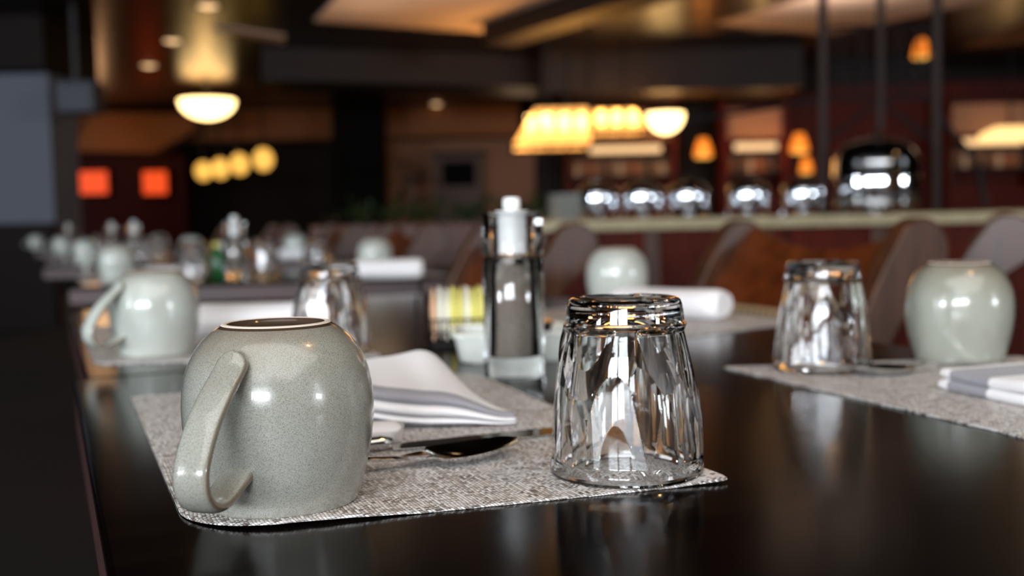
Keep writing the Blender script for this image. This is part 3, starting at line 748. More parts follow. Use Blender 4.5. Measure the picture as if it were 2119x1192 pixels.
# ------------------------------------------------------------------ chairs
def chair():
    t = empty('dining_chair'); t['category'] = 'chair'
    Wc = .484
    # side posts sweep up and roll over backwards
    cl = spline([(0, -.005, .36), (0, .0, .50), (0, .022, .62), (0, .060, .715), (0, .100, .780), (0, .145, .828)], 5)
    hw0 = [.027, .029, .030, .033, .040, .052]
    def hw(i): f = i / (len(cl) - 1) * 5; k = min(4, int(f)); return hw0[k] + (hw0[k + 1] - hw0[k]) * (f - k)
    outl, inl = [], []
    for i, p in enumerate(cl):
        tg = (cl[min(i + 1, len(cl) - 1)] - cl[max(0, i - 1)]).normalized(); nm = Vector((0, tg.z, -tg.y))
        outl.append(p - nm * hw(i)); inl.append(p + nm * hw(i))
    endc = cl[-1]; tg = (cl[-1] - cl[-2]).normalized(); a0 = math.atan2((-Vector((0, tg.z, -tg.y))).z, (-Vector((0, tg.z, -tg.y))).y)
    arc = [endc + Vector((0, math.cos(a0 - PI * k / 14), math.sin(a0 - PI * k / 14))) * hw(len(cl) - 1) for k in range(1, 14)]
    poly = outl + arc + inl[::-1]
    for x in (0, Wc - .036):
        bm = B(); a = [bm.verts.new((x, p.y, p.z)) for p in poly]; b = [bm.verts.new((x + .036, p.y, p.z)) for p in poly]
        bm.faces.new(a); bm.faces.new(b[::-1])
        for i in range(len(poly)): bm.faces.new((a[i], b[i], b[(i + 1) % len(poly)], a[(i + 1) % len(poly)]))
        link('back_post', bm, M['post'], t, bevel=.005)
    def yz(z):
        for p, q in zip(cl, cl[1:]):
            if p.z <= z <= q.z: return p.y + (q.y - p.y) * (z - p.z) / (q.z - p.z)
        return cl[-1].y
    bm = B(); NXx, NZ = 20, 16; F_, Bk = [], []
    for i in range(NXx + 1):
        x = .034 + (Wc - .068) * i / NXx; c_ = 1 - (2 * i / NXx - 1) ** 2; ztop = .866 - .040 * c_
        fr, br = [], []
        for j in range(NZ + 1):
            z = .56 + (ztop - .56) * j / NZ; y = yz(min(z, .828)) + max(0, z - .828) * .7 + .022 * c_
            fr.append(bm.verts.new((x, y - .008, z))); br.append(bm.verts.new((x, y + .012, z - .004)))
        F_.append(fr); Bk.append(br)
    for i in range(NXx):
        for j in range(NZ):
            bm.faces.new((F_[i][j], F_[i + 1][j], F_[i + 1][j + 1], F_[i][j + 1])); bm.faces.new((Bk[i][j], Bk[i][j + 1], Bk[i + 1][j + 1], Bk[i + 1][j]))
        bm.faces.new((F_[i][NZ], F_[i + 1][NZ], Bk[i + 1][NZ], Bk[i][NZ])); bm.faces.new((F_[i][0], Bk[i][0], Bk[i + 1][0], F_[i + 1][0]))
    for i in (0, NXx):
        for j in range(NZ): bm.faces.new((F_[i][j], F_[i][j + 1], Bk[i][j + 1], Bk[i][j]))
    link('back_panel', bm, M['chair'], t)
    bm = B(); stackloop(bm, [(rrect(.205, .012, .01, 4), .44), (rrect(.206, .016, .012, 4), .47), (rrect(.206, .016, .012, 4), .715), (rrect(.204, .010, .009, 4), .728)])
    for v_ in bm.verts: v_.co.x += Wc / 2; v_.co.y += yz(max(.36, v_.co.z)) - .022 + .012
    link('back_pad', bm, M['pad'], t, auto=PI / 3)
    bm = B()
    for k in range(24):
        x = .045 + k * (Wc - .09) / 23
        bmesh.ops.create_icosphere(bm, subdivisions=1, radius=.0055, matrix=Matrix.Translation((x, yz(.722) - .026, .722)))
    link('nailhead_trim', bm, M['stud'], t)
    bm = B(); box(bm, (.0, -.42, .38), (Wc, -.002 - .03, .43)); link('seat_frame', bm, M['chair'], t, bevel=.006)
    bm = B(); stackloop(bm, [(rrect(.228, .185, .03), .431), (rrect(.233, .190, .03), .45), (rrect(.218, .175, .03), .475)])
    for v_ in bm.verts: v_.co.x += Wc / 2; v_.co.y -= .228
    link('seat', bm, M['pad'], t, auto=PI / 3)
    for x in (.0, Wc - .04):
        for y in (-.42, -.04):
            bm = B(); tube(bm, [(x + .02, y + .02 + (.02 if y > -.1 else 0) * 0, .379), (x + .02, y + .02 + (.05 if y > -.1 else -.01), 0)], [.026, .018], 4)
            link('leg', bm, M['post'], t)
    return t
CH = Stock(chair()); GC = 'dark wood dining chairs with scrolled back posts'
# local x runs from the near post to the far post, local y points away from the table
def put_chair(x, y, label, rz=None, scale=None):
    CH.put(Vector((x, y, 0)), (math.atan2(AX.y, AX.x) if rz is None else rz), label, GC, scale)
# local x = AX means local y = AX rotated +90deg = towards the table: mirror by scale to get it pointing away
def chair_right(x, y, label, s=1.0):
    CH.put(Vector((x, y, 0)), math.atan2(AX.y, AX.x), label, GC, (s, -s, s))
chair_right(.489, 1.542, 'large brown chair with curved wooden back behind the right glass')
chair_right(.0, 2.09, 'chair whose scrolled post rises right of the pepper mill')
chair_right(-.373, 3.24, 'chair with scrolled post just left of the pepper mill')
chair_right(-.82, 4.69, 'chair with bright scrolled post above the round mug on the third table')
chair_right(-1.405, 6.09, 'smaller pale scrolled chair left of the bright one')
chair_right(-2.1, 7.6, 'distant chair behind the row of far mugs and mills')
CH.put(Vector((.80, 2.05, 0)), math.atan2(.9, .40), 'chair partly hidden behind the right-edge mug', GC, (1, -1, 1))

# ------------------------------------------------------------------ settings on the far tables
def far(px, dep, z=TZ): q = atd(px, 500, dep); return Vector((q.x, dep, z))
ZF = TZ + .0005
def farmat(px0, px1, d0, d1, label):
    a, b = far(px0, d0), far(px1, d0); sl = -.45 * (d1 - d0)
    placemat([(a.x, a.y), (b.x, b.y + .03), (b.x + sl, d1 + .03), (a.x + sl, d1)], label)
farmat(165, 330, 2.66, 2.98, 'pale place mat at the left end of the third table')
farmat(735, 925, 2.66, 2.98, 'pale place mat at the right end of the third table')
farmat(122, 260, 3.96, 4.3, 'pale place mat at the left end of the fourth table')
farmat(570, 690, 4.05, 4.35, 'pale place mat at the right end of the fourth table')
for px, dep, dg, lab in ((238, 2.76, 60, 'white mug standing on the left end of the third table'), (775, 2.90, 180, 'round white mug behind the rolled napkin on the third table'),
                         (612, 4.26, 200, 'small white mug at the right end of the fourth table'), (176, 4.1, 60, 'white mug at the left end of the fourth table'),
                         (128, 5.5, 60, 'white mug at the left end of the fifth table'), (330, 5.6, 100, 'small white mug in the middle of the fifth table'),
                         (75, 7.0, 60, 'tiny white mug at the left end of the farthest table'), (395, 4.36, 30, 'white mug in the middle of the fourth table')):
    c = far(px, dep, MT if dep < 4.5 else ZF); MUGP.put(c, face(c, dg), lab, GM)
for px, dep, lab in ((398, 2.76, 'faceted glass left of the pepper mill on the third table'), (545, 3.05, 'faceted glass right of the pepper mill on the third table'), (655, 2.90, 'faceted glass above the second-row glass, on the third table'),
                     (298, 4.05, 'faceted glass near the left of the fourth table'), (325, 4.32, 'faceted glass beside the middle mug of the fourth table'), (492, 4.3, 'faceted glass towards the right of the fourth table'),
                     (205, 5.6, 'faceted glass near the left of the fifth table'), (270, 5.65, 'faceted glass beside the fifth table pepper mill'), (158, 6.95, 'tiny faceted glass on the farthest table')):
    TUM.put(far(px, dep, ZF), random.random() * 6, lab, GG)
for px, dep, lab in ((486, 2.70, 'clear pepper mill standing on the near edge of the third table'), (278, 4.32, 'clear pepper mill on the fourth table'), (232, 5.72, 'clear pepper mill on the fifth table'),
                     (142, 7.1, 'clear pepper mill on the farthest table')):
    MILL.put(far(px, dep, ZF), 0, lab, GP)
c = at(800, 580, MT); ROLL.put(Vector((c.x, c.y + .06, MT)), .02, 'thick rolled napkin at the right end of the third table', GN, (.85, .9, 1.1))
c = far(630, 4.14, MT); ROLL.put(c, .05, 'rolled napkin at the right end of the fourth table', GN, (1, 1, .9))
c = far(330, 2.86, MT); ROLL.put(c, .1, 'rolled napkin left of the glass on the third table', GN, (.7, 1, .7))
c = far(480, 5.6, ZF); ROLL.put(c, .05, 'rolled napkin on the fifth table', GN)
gb = empty('sauce_bottle', far(448, 2.82, ZF), 0, 'small green sauce bottle left of the third table pepper mill', 'bottle')
bm = B(); lathe(bm, [(0, 0), (.018, 0), (.02, .003), (.02, .06), (.010, .075), (.008, .08), (0, .08)], 24); link('bottle_body', bm, M['bottlegreen'], gb)
bm = B(); lathe(bm, [(0, .0802), (.0095, .0802), (.0095, .092), (0, .093)], 20); link('cap', bm, M['packet_yellow'], gb)

# ------------------------------------------------------------------ counter with buffet
CY = 4.6; cxl = atd(1100, 460, CY).x; CTZ = zat(1500, 450, CY) + .002; cxr = 4.6
cz0 = CTZ - .048
ct = empty('buffet_counter', ((cxl + cxr) / 2, CY, 0), 0, 'long buffet counter with beige granite top and reddish panelled front', 'counter')
ox = (cxl + cxr) / 2
bm = B(); box(bm, (cxl - ox, 0, cz0), (cxr - ox, .95, CTZ)); link('worktop', bm, M['granite'], ct, bevel=.008)
bm = B(); box(bm, (cxl - ox + .03, .05, 0), (cxr - ox - .03, .90, cz0 - .001)); link('cabinet_body', bm, M['redwood'], ct, bevel=.004)
nP = 9; pw_ = (cxr - cxl - .06) / nP
for k in range(nP):
    x0 = cxl - ox + .03 + k * pw_
    bm = B(); box(bm, (x0 + .07, .035, .12), (x0 + pw_ - .07, .049, cz0 - .12)); link('front_panel', bm, M['redwood'], ct, bevel=.006)
    bm = B(); box(bm, (x0 - .03, .03, .0), (x0 + .03, .0495, cz0 - .002)); link('stile', bm, M['post'], ct, bevel=.004)
def chafer():
    t = empty('chafing_dish'); t['category'] = 'chafing dish'
    bm = B(); lathe(bm, [(0, .046), (.098, .046), (.1020, .049), (.1000, .076), (.109, .0765), (.109, .0795), (0, .080)], 64); link('pan', bm, M['chrome'], t)
    bm = B(); lathe(bm, [(.1065, .0805), (.107, .083), (.1048, .118), (.1000, .134), (.084, .150), (.058, .162), (.028, .169), (0, .171)], 64); link('lid', bm, M['chrome'], t)
    bm = B(); tube(bm, [(-.02, 0, .168), (-.018, 0, .184), (.018, 0, .184), (.02, 0, .168)], .004, 8); link('lid_handle', bm, M['chrome'], t)
    bm = B()
    lathe(bm, [(.100, .040), (.104, .040), (.104, .0455), (.100, .0455)], 32, close=True)
    for k in range(3):
        a = 2 * PI * k / 3 + .4; tube(bm, [(.102 * math.cos(a), .102 * math.sin(a),   .042), (.112 * math.cos(a), .112 * math.sin(a), .003)], .005, 8)
    link('stand', bm, M['chrome'], t)
    bm = B(); lathe(bm, [(0, 0), (.028, 0), (.030, .003), (.030, .028), (.022, .031), (0, .031)], 24); link('burner', bm, M['chrome'], t)
    return t
CF = Stock(chafer())
for px, lab in ((1237, 'leftmost chrome chafing dish on the buffet counter'), (1330, 'chrome chafing dish, second from left on the counter'), (1425, 'chrome chafing dish in the middle of the row'),
                (1548, 'chrome chafing dish, second from the right of the row'), (1662, 'rightmost small chrome chafing dish, beside the metal post')):
    q = atd(px, 440, CY + .38); CF.put(Vector((q.x, CY + .38, CTZ + .0005)), 0, lab, 'chrome chafing dishes on the counter', (.93, .93, 1))
# big domed server between the posts
q = atd(1812, 440, CY + .45)
dm = empty('domed_server', (q.x, CY + .45, CTZ + .0005), 0, 'large domed chrome server standing between the metal posts', 'chafing dish')
def squircle(bm):
    for v_ in bm.verts:
        r_ = math.hypot(v_.co.x, v_.co.y)
        if r_ > 1e-5:
            c_, s_ = abs(v_.co.x) / r_, abs(v_.co.y) / r_; k_ = (c_ ** 2.9 + s_ ** 2.9) ** (-1 / 2.9); k_ = 1 + (k_ - 1) * .9
            v_.co.x *= k_ * .96; v_.co.y *= k_ * .96
R0 = .205
bm = B(); lathe(bm, [(R0, .168), (R0 + .004, .171), (R0 * 1.0, .176), (R0 * .994, .235), (R0 * .96, .265), (R0 * .86, .300), (R0 * .69, .327), (R0 * .45, .345), (R0 * .2, .351), (0, .352)], 96); squircle(bm); link('dome', bm, M['chrome'], dm)
bm = B(); lathe(bm, [(0, .035), (R0 * 1.0, .035), (R0 * 1.01, .04), (R0 * .985, .158), (R0 * 1.02, .160), (R0 * 1.02, .167), (0, .1675)], 96); squircle(bm); link('basin', bm, M['chrome'], dm)
dm.rotation_euler = (0, 0, -math.atan2(q.x, CY + .45))
bm = B(); lathe(bm, [(.012, .3512), (.016, .356), (.022, .37), (.014, .383), (0, .386)], 24); link('knob', bm, M['chrome'], dm)
for k in range(4):
    a = PI / 4 + k * PI / 2; bm = B(); tube(bm, [(R0 * .9 * math.cos(a), R0 * .9 * math.sin(a), .034), (R0 * 1.0 * math.cos(a), R0 * 1.0 * math.sin(a), .013)], .010, 10); link('leg', bm, M['chrome'], dm)
bm = B(); lathe(bm, [(0, .002), (.05, .002), (.05, .03), (0, .0345)], 24); link('burner', bm, M['chrome'], dm)
# plates at the counter's left end
def plates():
    bm = B(); 
    for k in range(12): lathe(bm, [(0, .012 * k + .001), (.07, .012 * k + .001), (.115, .012 * k + .010), (.115, .012 * k + .0122), (.07, .012 * k + .006), (0, .012 * k + .006)], 32)
    return bm
q = atd(1172, 440, CY + .5)
for k in range(10):
    bm = B(); lathe(bm, [(0, 0), (.055, 0), (.092, .009), (.093, .0115), (.060, .005), (0, .005)], 32); o = link('plate', bm, M['white']) if k == 0 else o0.copy()
    if k == 0: o0 = o
    else: C.objects.link(o); bm.free()
    o.location = (q.x, CY + .42, CTZ + .001 + .0118 * k)
    tag(o, 'white plate in the stack at the left end of the counter', 'plate', 'white plates in the stack on the counter')
# metal frame above the counter
fy = CY + .78
frm = empty('metal_rack', (atd(1820, 300, fy).x, fy, CTZ), 0, 'tall metal rack whose three posts run from counter to ceiling', 'rack')
fx = frm.location.x
for px in (1703, 1822, 1938):
    x = atd(px, 200, fy).x - fx; bm = B(); tube(bm, [(x, 0, .0005), (x, 0, CZ - CTZ - .002)], .023 if px != 1822 else .02, 12) if px != 1822 else tube(bm, [(x, .0, .42), (x, .0, CZ - CTZ - .002)], .019, 12)
    link('post', bm, M['postmetal'], frm)
xl, xr = atd(1703, 200, fy).x - fx, atd(1938, 200, fy).x - fx
bm = B()
for pyy in (205, 130, 55):
    z = zat(1820, pyy, fy) - CTZ; tube(bm, [(xl, 0, z), (xr, 0, z)], .009, 8)
tube(bm, [(0, 0, zat(1820, 210, fy) - CTZ), (xr - .02, 0, zat(1920, 290, fy) - CTZ)], .010, 8)
tube(bm, [(0, 0, zat(1820, 210, fy) - CTZ), (xl + .02, 0, zat(1720, 290, fy) - CTZ)], .010, 8)
link('cross_rails', bm, M['iron'], frm)
bm = B()
for k in range(16):
    x = xl + .04 + (xr - xl - .08) * k / 15
    tube(bm, [(x, 0, zat(1820, 205, fy) - CTZ), (x + .01 * math.sin(k * 2.1), .0, zat(1820, 60, fy) - CTZ)], .0045, 6)
for k in range(7):
    pts = [(xl + .05 + (xr - xl - .1) * ((k + .5) / 7) + .03 * math.cos(a * .5), .01, zat(1820, 150 + 8 * (k % 3), fy) - CTZ + .05 * math.sin(a * .5)) for a in range(13)]
    tube(bm, pts, .006, 6)
link('scrollwork', bm, M['iron'], frm)
bm = B(); q0 = atd(1945, 245, fy); q1 = atd(2020, 330, fy); q2 = atd(2040, 440, fy)
tube(bm, [(xr, 0, zat(1938, 235, fy) - CTZ), (q1.x - fx, 0, q1.z - CTZ), (q2.x - fx, 0, .02)], .014, 8); link('brace', bm, M['iron'], frm); bm = B()
q3 = atd(1420, 290, fy); tube(bm, [(xl, 0, zat(1703, 205, fy) - CTZ), (q3.x - fx, 0, zat(1420, 250, fy) - CTZ)], .012, 8)
link('brace', bm, M['iron'], frm)

# ------------------------------------------------------------------ ceiling lamps
def downlight():
    t = empty('ceiling_downlight'); t['category'] = 'ceiling light'
    bm = B(); lathe(bm, [(.085, 0), (.125, 0), (.125, -.008), (.085, -.006)], 32, close=True); link('trim_ring', bm, M['beam'], t)
    bm = B(); lathe(bm, [(0, -.002), (.0848, -.002), (.0848, -.005), (0, -.03)], 32); link('lamp', bm, M['down'], t); return t
DL = Stock(downlight())
for px, py, lab in ((430, 12, 'nearest of the three ceiling downlights at upper left'), (357, 84, 'middle one of the three upper left ceiling downlights'), (308, 135, 'farthest of the three upper left ceiling downlights'),
                    (903, 215, 'middle small downlight in the far ceiling above the dark column'), (1000, 193, 'small far downlight nearest to the lantern'), (838, 236, 'faintest far downlight, left of the other two'),
                    (1483, 222, 'small far downlight right of the glowing bowl lamps')):
    p = at(px, py, CZ - .002); DL.put(p, 0, lab, 'round ceiling downlights')
# downlights above the near tables (seen as warm highlights on the mugs)
for (x, y, lab) in ((.9, .6, 'ceiling downlight over the nearest table'), (.1, 2.6, 'ceiling downlight over the third table'), (1.7, 2.2, 'ceiling downlight before the buffet counter'), (2.3, 3.6, 'ceiling downlight over the counter front')):
    DL.put(Vector((x, y, CZ - .002)), 0, lab, 'round ceiling downlights')
    s = bpy.data.lights.new('downlight', 'SPOT'); s.energy = 12; s.color = WARM; s.spot_size = 1.6; s.spot_blend = .7; s.shadow_soft_size = .05
    so = bpy.data.objects.new('downlight', s); C.objects.link(so); so.location = (x, y, CZ - .05)
def bowl_lamp():
    t = empty('bowl_lamp'); t['category'] = 'ceiling lamp'
    bm = B(); pr_ = [(.35 * math.cos(a), -.22 - .24 * math.sin(a)) for a in [PI / 2 * k / 14 for k in range(15)]]
    lathe(bm, pr_ + [(0, -.45), (.2, -.41), (.33, -.28), (.34, -.22)][:1] , 48); bmesh.ops.remove_doubles(bm, verts=bm.verts, dist=1e-4)
    link('glass_bowl', bm, M['bowl'], t)
    bm = B(); lathe(bm, [(.345, -.222), (.36, -.222), (.36, -.200), (.345, -.200)], 48, close=True); link('rim', bm, M['iron'], t)
    bm = B(); lathe(bm, [(0, 0), (.07, 0), (.07, -.02), (.015, -.03), (.015, -.2), (0, -.2)], 24)
    for k in range(3): a = 2 * PI * k / 3; tube(bm, [(.012 * math.cos(a), .012 * math.sin(a), -.19), (.35 * math.cos(a), .35 * math.sin(a), -.205)], .008, 6)
    link('stem', bm, M['iron'], t); return t
BL = Stock(bowl_lamp())
p = at(427, 172, CZ - .001); BL.put(p, 0, 'large glowing glass bowl lamp hanging at upper left', 'glowing bowl lamps'); area('bowl_light', (p.x, p.y, CZ - .215), (PI, 0, 0), .5, .5, 6, (1, .42, .10)); point('bowl_light', (p.x, p.y, CZ - .62), 3.43, WARM, .1)
sy_ = 12.2; sz = zat(1377, 196, sy_)
bm = B(); box(bm, (atd(1120, 200, sy_).x, sy_ - .45, sz), (atd(1640, 200, sy_).x, sy_ + .55, CZ - .001)); struct('trim_11', bm, M['beam'])
p = Vector((atd(1377, 260, sy_).x, sy_, sz - .001)); BL.put(p, 0, 'smaller glowing glass bowl lamp right of the two lanterns', 'glowing bowl lamps', (.6, .6, .95)); area('bowl_light', (p.x, p.y, sz - .2), (PI, 0, 0), .3, .3, 4, (1, .50, .15))
# glowing lanterns over the far station
def lantern(px0, px1, pyt, pyb, ld, nf, depth, label, rods, inl, inr, pw):
    pm = (px0 + px1) / 2; pc = atd(pm, pyb, ld); xa = atd(px0, pyb, ld).x - pc.x; xb = atd(px1, pyb, ld).x - pc.x
    zt, zb = zat(pm, pyt, ld), pc.z; lt = empty('hanging_lantern', (pc.x, ld, 0), 0, label, 'pendant lamp', 'glowing lanterns')
    bo = [Vector((xa, 0, zb)), Vector((xb, 0, zb)), Vector((xb, depth, zb)), Vector((xa, depth, zb))]
    il, ir = (xb - xa) * inl, (xb - xa) * inr
    tp = [Vector((xa + il, .12, zt)), Vector((xb - ir, .12, zt)), Vector((xb - ir, depth - .12, zt)), Vector((xa + il, depth - .12, zt))]
    for s_ in range(4):
        n_ = nf if s_ % 2 == 0 else 2; e_ = (s_ + 1) % 4
        for k in range(n_):
            u0, u1 = (k + .05) / n_, (k + .95) / n_
            vs_ = [bo[s_].lerp(bo[e_], u0), bo[s_].lerp(bo[e_], u1), tp[s_].lerp(tp[e_], u1), tp[s_].lerp(tp[e_], u0)]
            nrm_ = (vs_[1] - vs_[0]).cross(vs_[3] - vs_[0]).normalized() * .008
            bm = B(); A_ = [bm.verts.new(v_) for v_ in vs_]; B_ = [bm.verts.new(v_ + nrm_) for v_ in vs_]
            bm.faces.new(A_); bm.faces.new(B_[::-1])
            for i in range(4): bm.faces.new((A_[i], B_[i], B_[(i + 1) % 4], A_[(i + 1) % 4]))
            link('shade_panel', bm, M['shadeglass'], lt)
            if s_ == 0:
                c_ = sum(vs_, Vector()) / 4 + Vector((0, .12, (zt - zb) * .12)); bm = B(); bmesh.ops.create_uvsphere(bm, u_segments=16, v_segments=10, radius=.055, matrix=Matrix.Translation(c_) @ Matrix.Diagonal((1, 1, 1.5, 1)))
                link('bulb', bm, M['bulb'], lt)
    bm = B()
    for i in range(4):
        tube(bm, [bo[i], bo[(i + 1) % 4]], .016, 6); tube(bm, [tp[i], tp[(i + 1) % 4]], .014, 6); tube(bm, [bo[i], tp[i]], .014, 6)
    link('lantern_frame', bm, M['iron'], lt)
    for px in rods:
        x = atd(px, 150, ld + .13).x - pc.x; bm = B(); tube(bm, [(x, .13, zt + .014), (x, .13, CZ - .001)], .012, 8); link('rod', bm, M['iron'], lt)
    area('lantern_up', (pc.x + .1, ld + depth / 2, zt + .03), (PI, 0, 0), .7, .5, pw * .3, (1, .46, .11))
lantern(1058, 1226, 219, 300, 9.6, 4, .9, 'larger glowing lantern with sloping panels hanging on thin rods', (1132, 1172, 1218), .30, .02, 60)
lantern(1229, 1344, 222, 268, 11.0, 3, .9, 'smaller glowing lantern right of the larger one', (1290,), .02, .22, 14)

# ------------------------------------------------------------------ far left: globes, red panels, speaker box
def globe():
    t = empty('globe_lamp'); t['category'] = 'lamp'
    bm = B(); bmesh.ops.create_uvsphere(bm, u_segments=24, v_segments=16, radius=.115, matrix=Matrix.Translation((0, 0, 0)) @ Matrix.Diagonal((1, 1, 1.15, 1))); link('globe', bm, M['globe'], t)
    bm = B(); lathe(bm, [(0, .134), (.05, .134), (.03, .16), (.012, .18), (0, .18)], 16); link('stem', bm, M['iron'], t); return t
GL = Stock(globe())
for px, py, dep, lab in ((421, 354, 15, 'leftmost yellow globe lamp'), (456, 349, 14.2, 'second yellow globe lamp from the left'), (496, 340, 13.4, 'third yellow globe lamp from the left'), (545, 330, 12.6, 'rightmost and largest yellow globe lamp')):
    p = atd(px, py, dep); o = GL.put(p, 0, lab + ' of the four in the distance', 'yellow globe lamps')
    bm = B(); tube(bm, [(0, 0, .181), (0, 0, CZ - p.z - .001)], .012, 8); link('hanging_rod', bm, M['iron'], o)
rp = 16.8
for px0, px1, lab in ((152, 222, 'wider glowing red orange panel by the grey pillar'), (297, 345, 'narrower glowing red orange panel in the distance')):
    a, b = atd(px0, 402, rp), atd(px1, 354, rp); t = empty('lit_panel', ((a.x + b.x) / 2, rp, a.z), 0, lab, 'lit panel', 'glowing red panels')
    hw_, hh = (b.x - a.x) / 2, b.z - a.z
    bm = B(); box(bm, (-hw_, 0, 0), (hw_, .119, hh)); link('panel', bm, M['redglow'], t)
    bm = B()
    for lo_, hi_ in (((-hw_ - .05, -.02, -.05), (-hw_ - .001, .05, hh + .05)), ((hw_ + .001, -.02, -.05), (hw_ + .05, .119, hh + .05)), ((-hw_, -.02, -.05), (hw_, .119, -.001)), ((-hw_, -.02, hh + .001), (hw_, .119, hh + .05))): box(bm, lo_, hi_)
    link('frame', bm, M['redpanel'], t)
bm = B(); a, b = atd(120, 440, rp + .1), atd(380, 320, rp + .1); box(bm, (a.x, rp + .12, 0), (b.x, rp + .3, b.z)); struct('wall_red', bm, M['redpanel'])
sb = empty('wall_speaker', (atd(153, 200, 8.8).x, 8.8, 0), 0, 'blue grey box speaker mounted beside the grey pillar', 'speaker')
z0, z1 = zat(153, 233, 8.8), zat(153, 166, 8.8); bm = B(); box(bm, (-.16, 0, z0), (.16, .25, z1)); link('speaker_box', bm, M['slate'], sb, bevel=.02)
bm = B(); box(bm, (-.02, .05, z1 + .001), (.02, .09, CZ - .001)); link('bracket', bm, M['iron'], sb)
# fireplace surround on the cream wall
fp = empty('fireplace', (atd(950, 360, 17.6).x, 17.55, 0), 0, 'framed dark fireplace opening on the cream far wall', 'fireplace')
xw = (atd(1000, 360, 17.6).x - atd(900, 360, 17.6).x) / 2; zT, zB = zat(950, 322, 17.6), zat(950, 408, 17.6)
bm = B()
box(bm, (-xw, 0, 0), (-xw * .68, .24, zT)); box(bm, (xw * .68, 0, 0), (xw, .24, zT)); box(bm, (-xw * .68, 0, zat(950, 334, 17.6)), (xw * .68, .24, zT)); box(bm, (-xw * .68, 0, 0), (xw * .68, .24, zat(950, 385, 17.6)))
link('surround', bm, mat('taupe stone', (96, 78, 74), .7), fp)
bm = B(); box(bm, (-xw * .68, .1, zat(950, 385, 17.6)), (xw * .68, .24, zat(950, 334, 17.6))); link('opening', bm, M['matteblack'], fp)
bm = B(); box(bm, (-xw * 1.1, -.08, zT + .001), (xw * 1.1, .24, zT + .07)); link('mantel', bm, M['beam'], fp)
# low planter partition with foliage
pl = empty('planter_partition', (0, 8.2, 0), 0, 'low wooden partition topped with a strip of green plants', 'partition')
xa, xb = atd(640, 440, 8.2).x, atd(1160, 440, 8.2).x
bm = B(); box(bm, (xa, 0, 0), (xb, .35, .86)); link('wood_box', bm, M['chair'], pl, bevel=.01)
rl = random.Random(3)
bm = B()
for k in range(420):
    x = xa + .1 + (xb - xa - .2) * rl.random() ** .7; y = .05 + .25 * rl.random(); z = .87 + rl.random() * (.10 + .08 * math.sin(x * 9) ** 2)
    dr = Vector((rl.uniform(-1, 1), rl.uniform(-1, 1), rl.uniform(-.2, 1))).normalized(); sd = dr.cross(Vector((0, 0, 1))).normalized() * .018; b_ = Vector((x, y, z))
    vs_ = [bm.verts.new(v_) for v_ in (b_, b_ + dr * .04 + sd, b_ + dr * .085, b_ + dr * .04 - sd)]; bm.faces.new(vs_)
for k in range(60):
    x = xa + .1 + (xb - xa - .2) * rl.random() ** .7; y = .05 + .25 * rl.random(); tube(bm, [(x, y, .858), (x + rl.uniform(-.02, .02), y, 1.0)], .003, 5)
o = link('foliage', bm, M['leaf'], pl, smooth=False); o['kind'] = 'stuff'
pt_ = empty('tall_plant', (atd(855, 400, 16.6).x, 16.6, 0), 0, 'tall green plant standing against the cream far wall', 'plant')
bm = B(); lathe(bm, [(0, 0), (.16, 0), (.2, .35), (.18, .36), (0, .34)], 24); link('pot', bm, M['iron'], pt_)
bm = B(); tube(bm, [(0, 0, .34), (.02, 0, .9), (-.02, 0, 1.6)], .02, 8); link('stem', bm, M['post'], pt_)
bm = B()
for k in range(160):
    z = .7 + 1.1 * rl.random(); a = rl.random() * 6.28; r_ = rl.random() * .28 * (1.2 - abs(z - 1.2)); b_ = Vector((r_ * math.cos(a), r_ * math.sin(a), z))
    dr = Vector((math.cos(a), math.sin(a), rl.uniform(-.4, .5))).normalized(); sd = dr.cross(Vector((0, 0, 1))).normalized() * .05
    bm.faces.new([bm.verts.new(v_) for v_ in (b_, b_ + dr * .1 + sd, b_ + dr * .22, b_ + dr * .1 - sd)])
o = link('foliage', bm, M['leaf'], pt_, smooth=False)

# ------------------------------------------------------------------ back bar on the right
bd = 13.0
def bar_unit(px0, px1, label):
    a, b = atd(px0, 300, bd).x, atd(px1, 300, bd).x; t = empty('bar_cabinet', ((a + b) / 2, bd, 0), 0, label, 'cabinet', 'back bar cabinets'); h = (b - a) / 2
    zt_ = zat(1500, 208, bd)
    bm = B(); box(bm, (-h, .32, 0), (h, .4, zt_)); box(bm, (-h, 0, 0), (-h + .06, .319, zt_)); box(bm, (h - .06, 0, 0), (h, .319, zt_)); link('carcass', bm, M['redwood'], t)
    z1_, z2_ = zat(1500, 225, bd), zat(1500, 286, bd)
    bm = B(); box(bm, (-h + .061, .05, z2_), (h - .061, .1, z1_)); link('header_panel', bm, M['cream'], t)
    for pyy in (318, 362): 
        z = zat(1500, pyy, bd); bm = B(); box(bm, (-h + .061, .02, z), (h - .061, .319, z + .03)); link('shelf', bm, M['darkwood'], t)
    z = zat(1500, 305, bd); bm = B(); box(bm, (-h * .55, .12, z - .03), (h * .75, .16, z + .05)); link('lamp', bm, M['striplit'], t)
    z = zat(1500, 360, bd); bm = B(); box(bm, (-h + .061, .25, zat(1500, 360, bd) + .02), (h - .061, .318, zat(1500, 320, bd))); link('mirror', bm, M['cream'], t)
    bm = B(); box(bm, (-h + .061, .0, 0), (h - .061, .03, zat(1500, 400, bd))); link('door', bm, M['redwood'], t)
    return t
bar_unit(1170, 1400, 'back bar cabinet left of the orange sconces')
bar_unit(1495, 1630, 'back bar cabinet between the two orange sconces')
bar_unit(1960, 2150, 'back bar cabinet at the right edge, with a bright lamp')
bm = B(); box(bm, (atd(1640, 300, bd).x + .03, bd + .45, 0), (atd(2170, 300, bd).x, bd + .65, zat(1500, 170, bd))); struct('wall_bar', bm, M['redwood'])
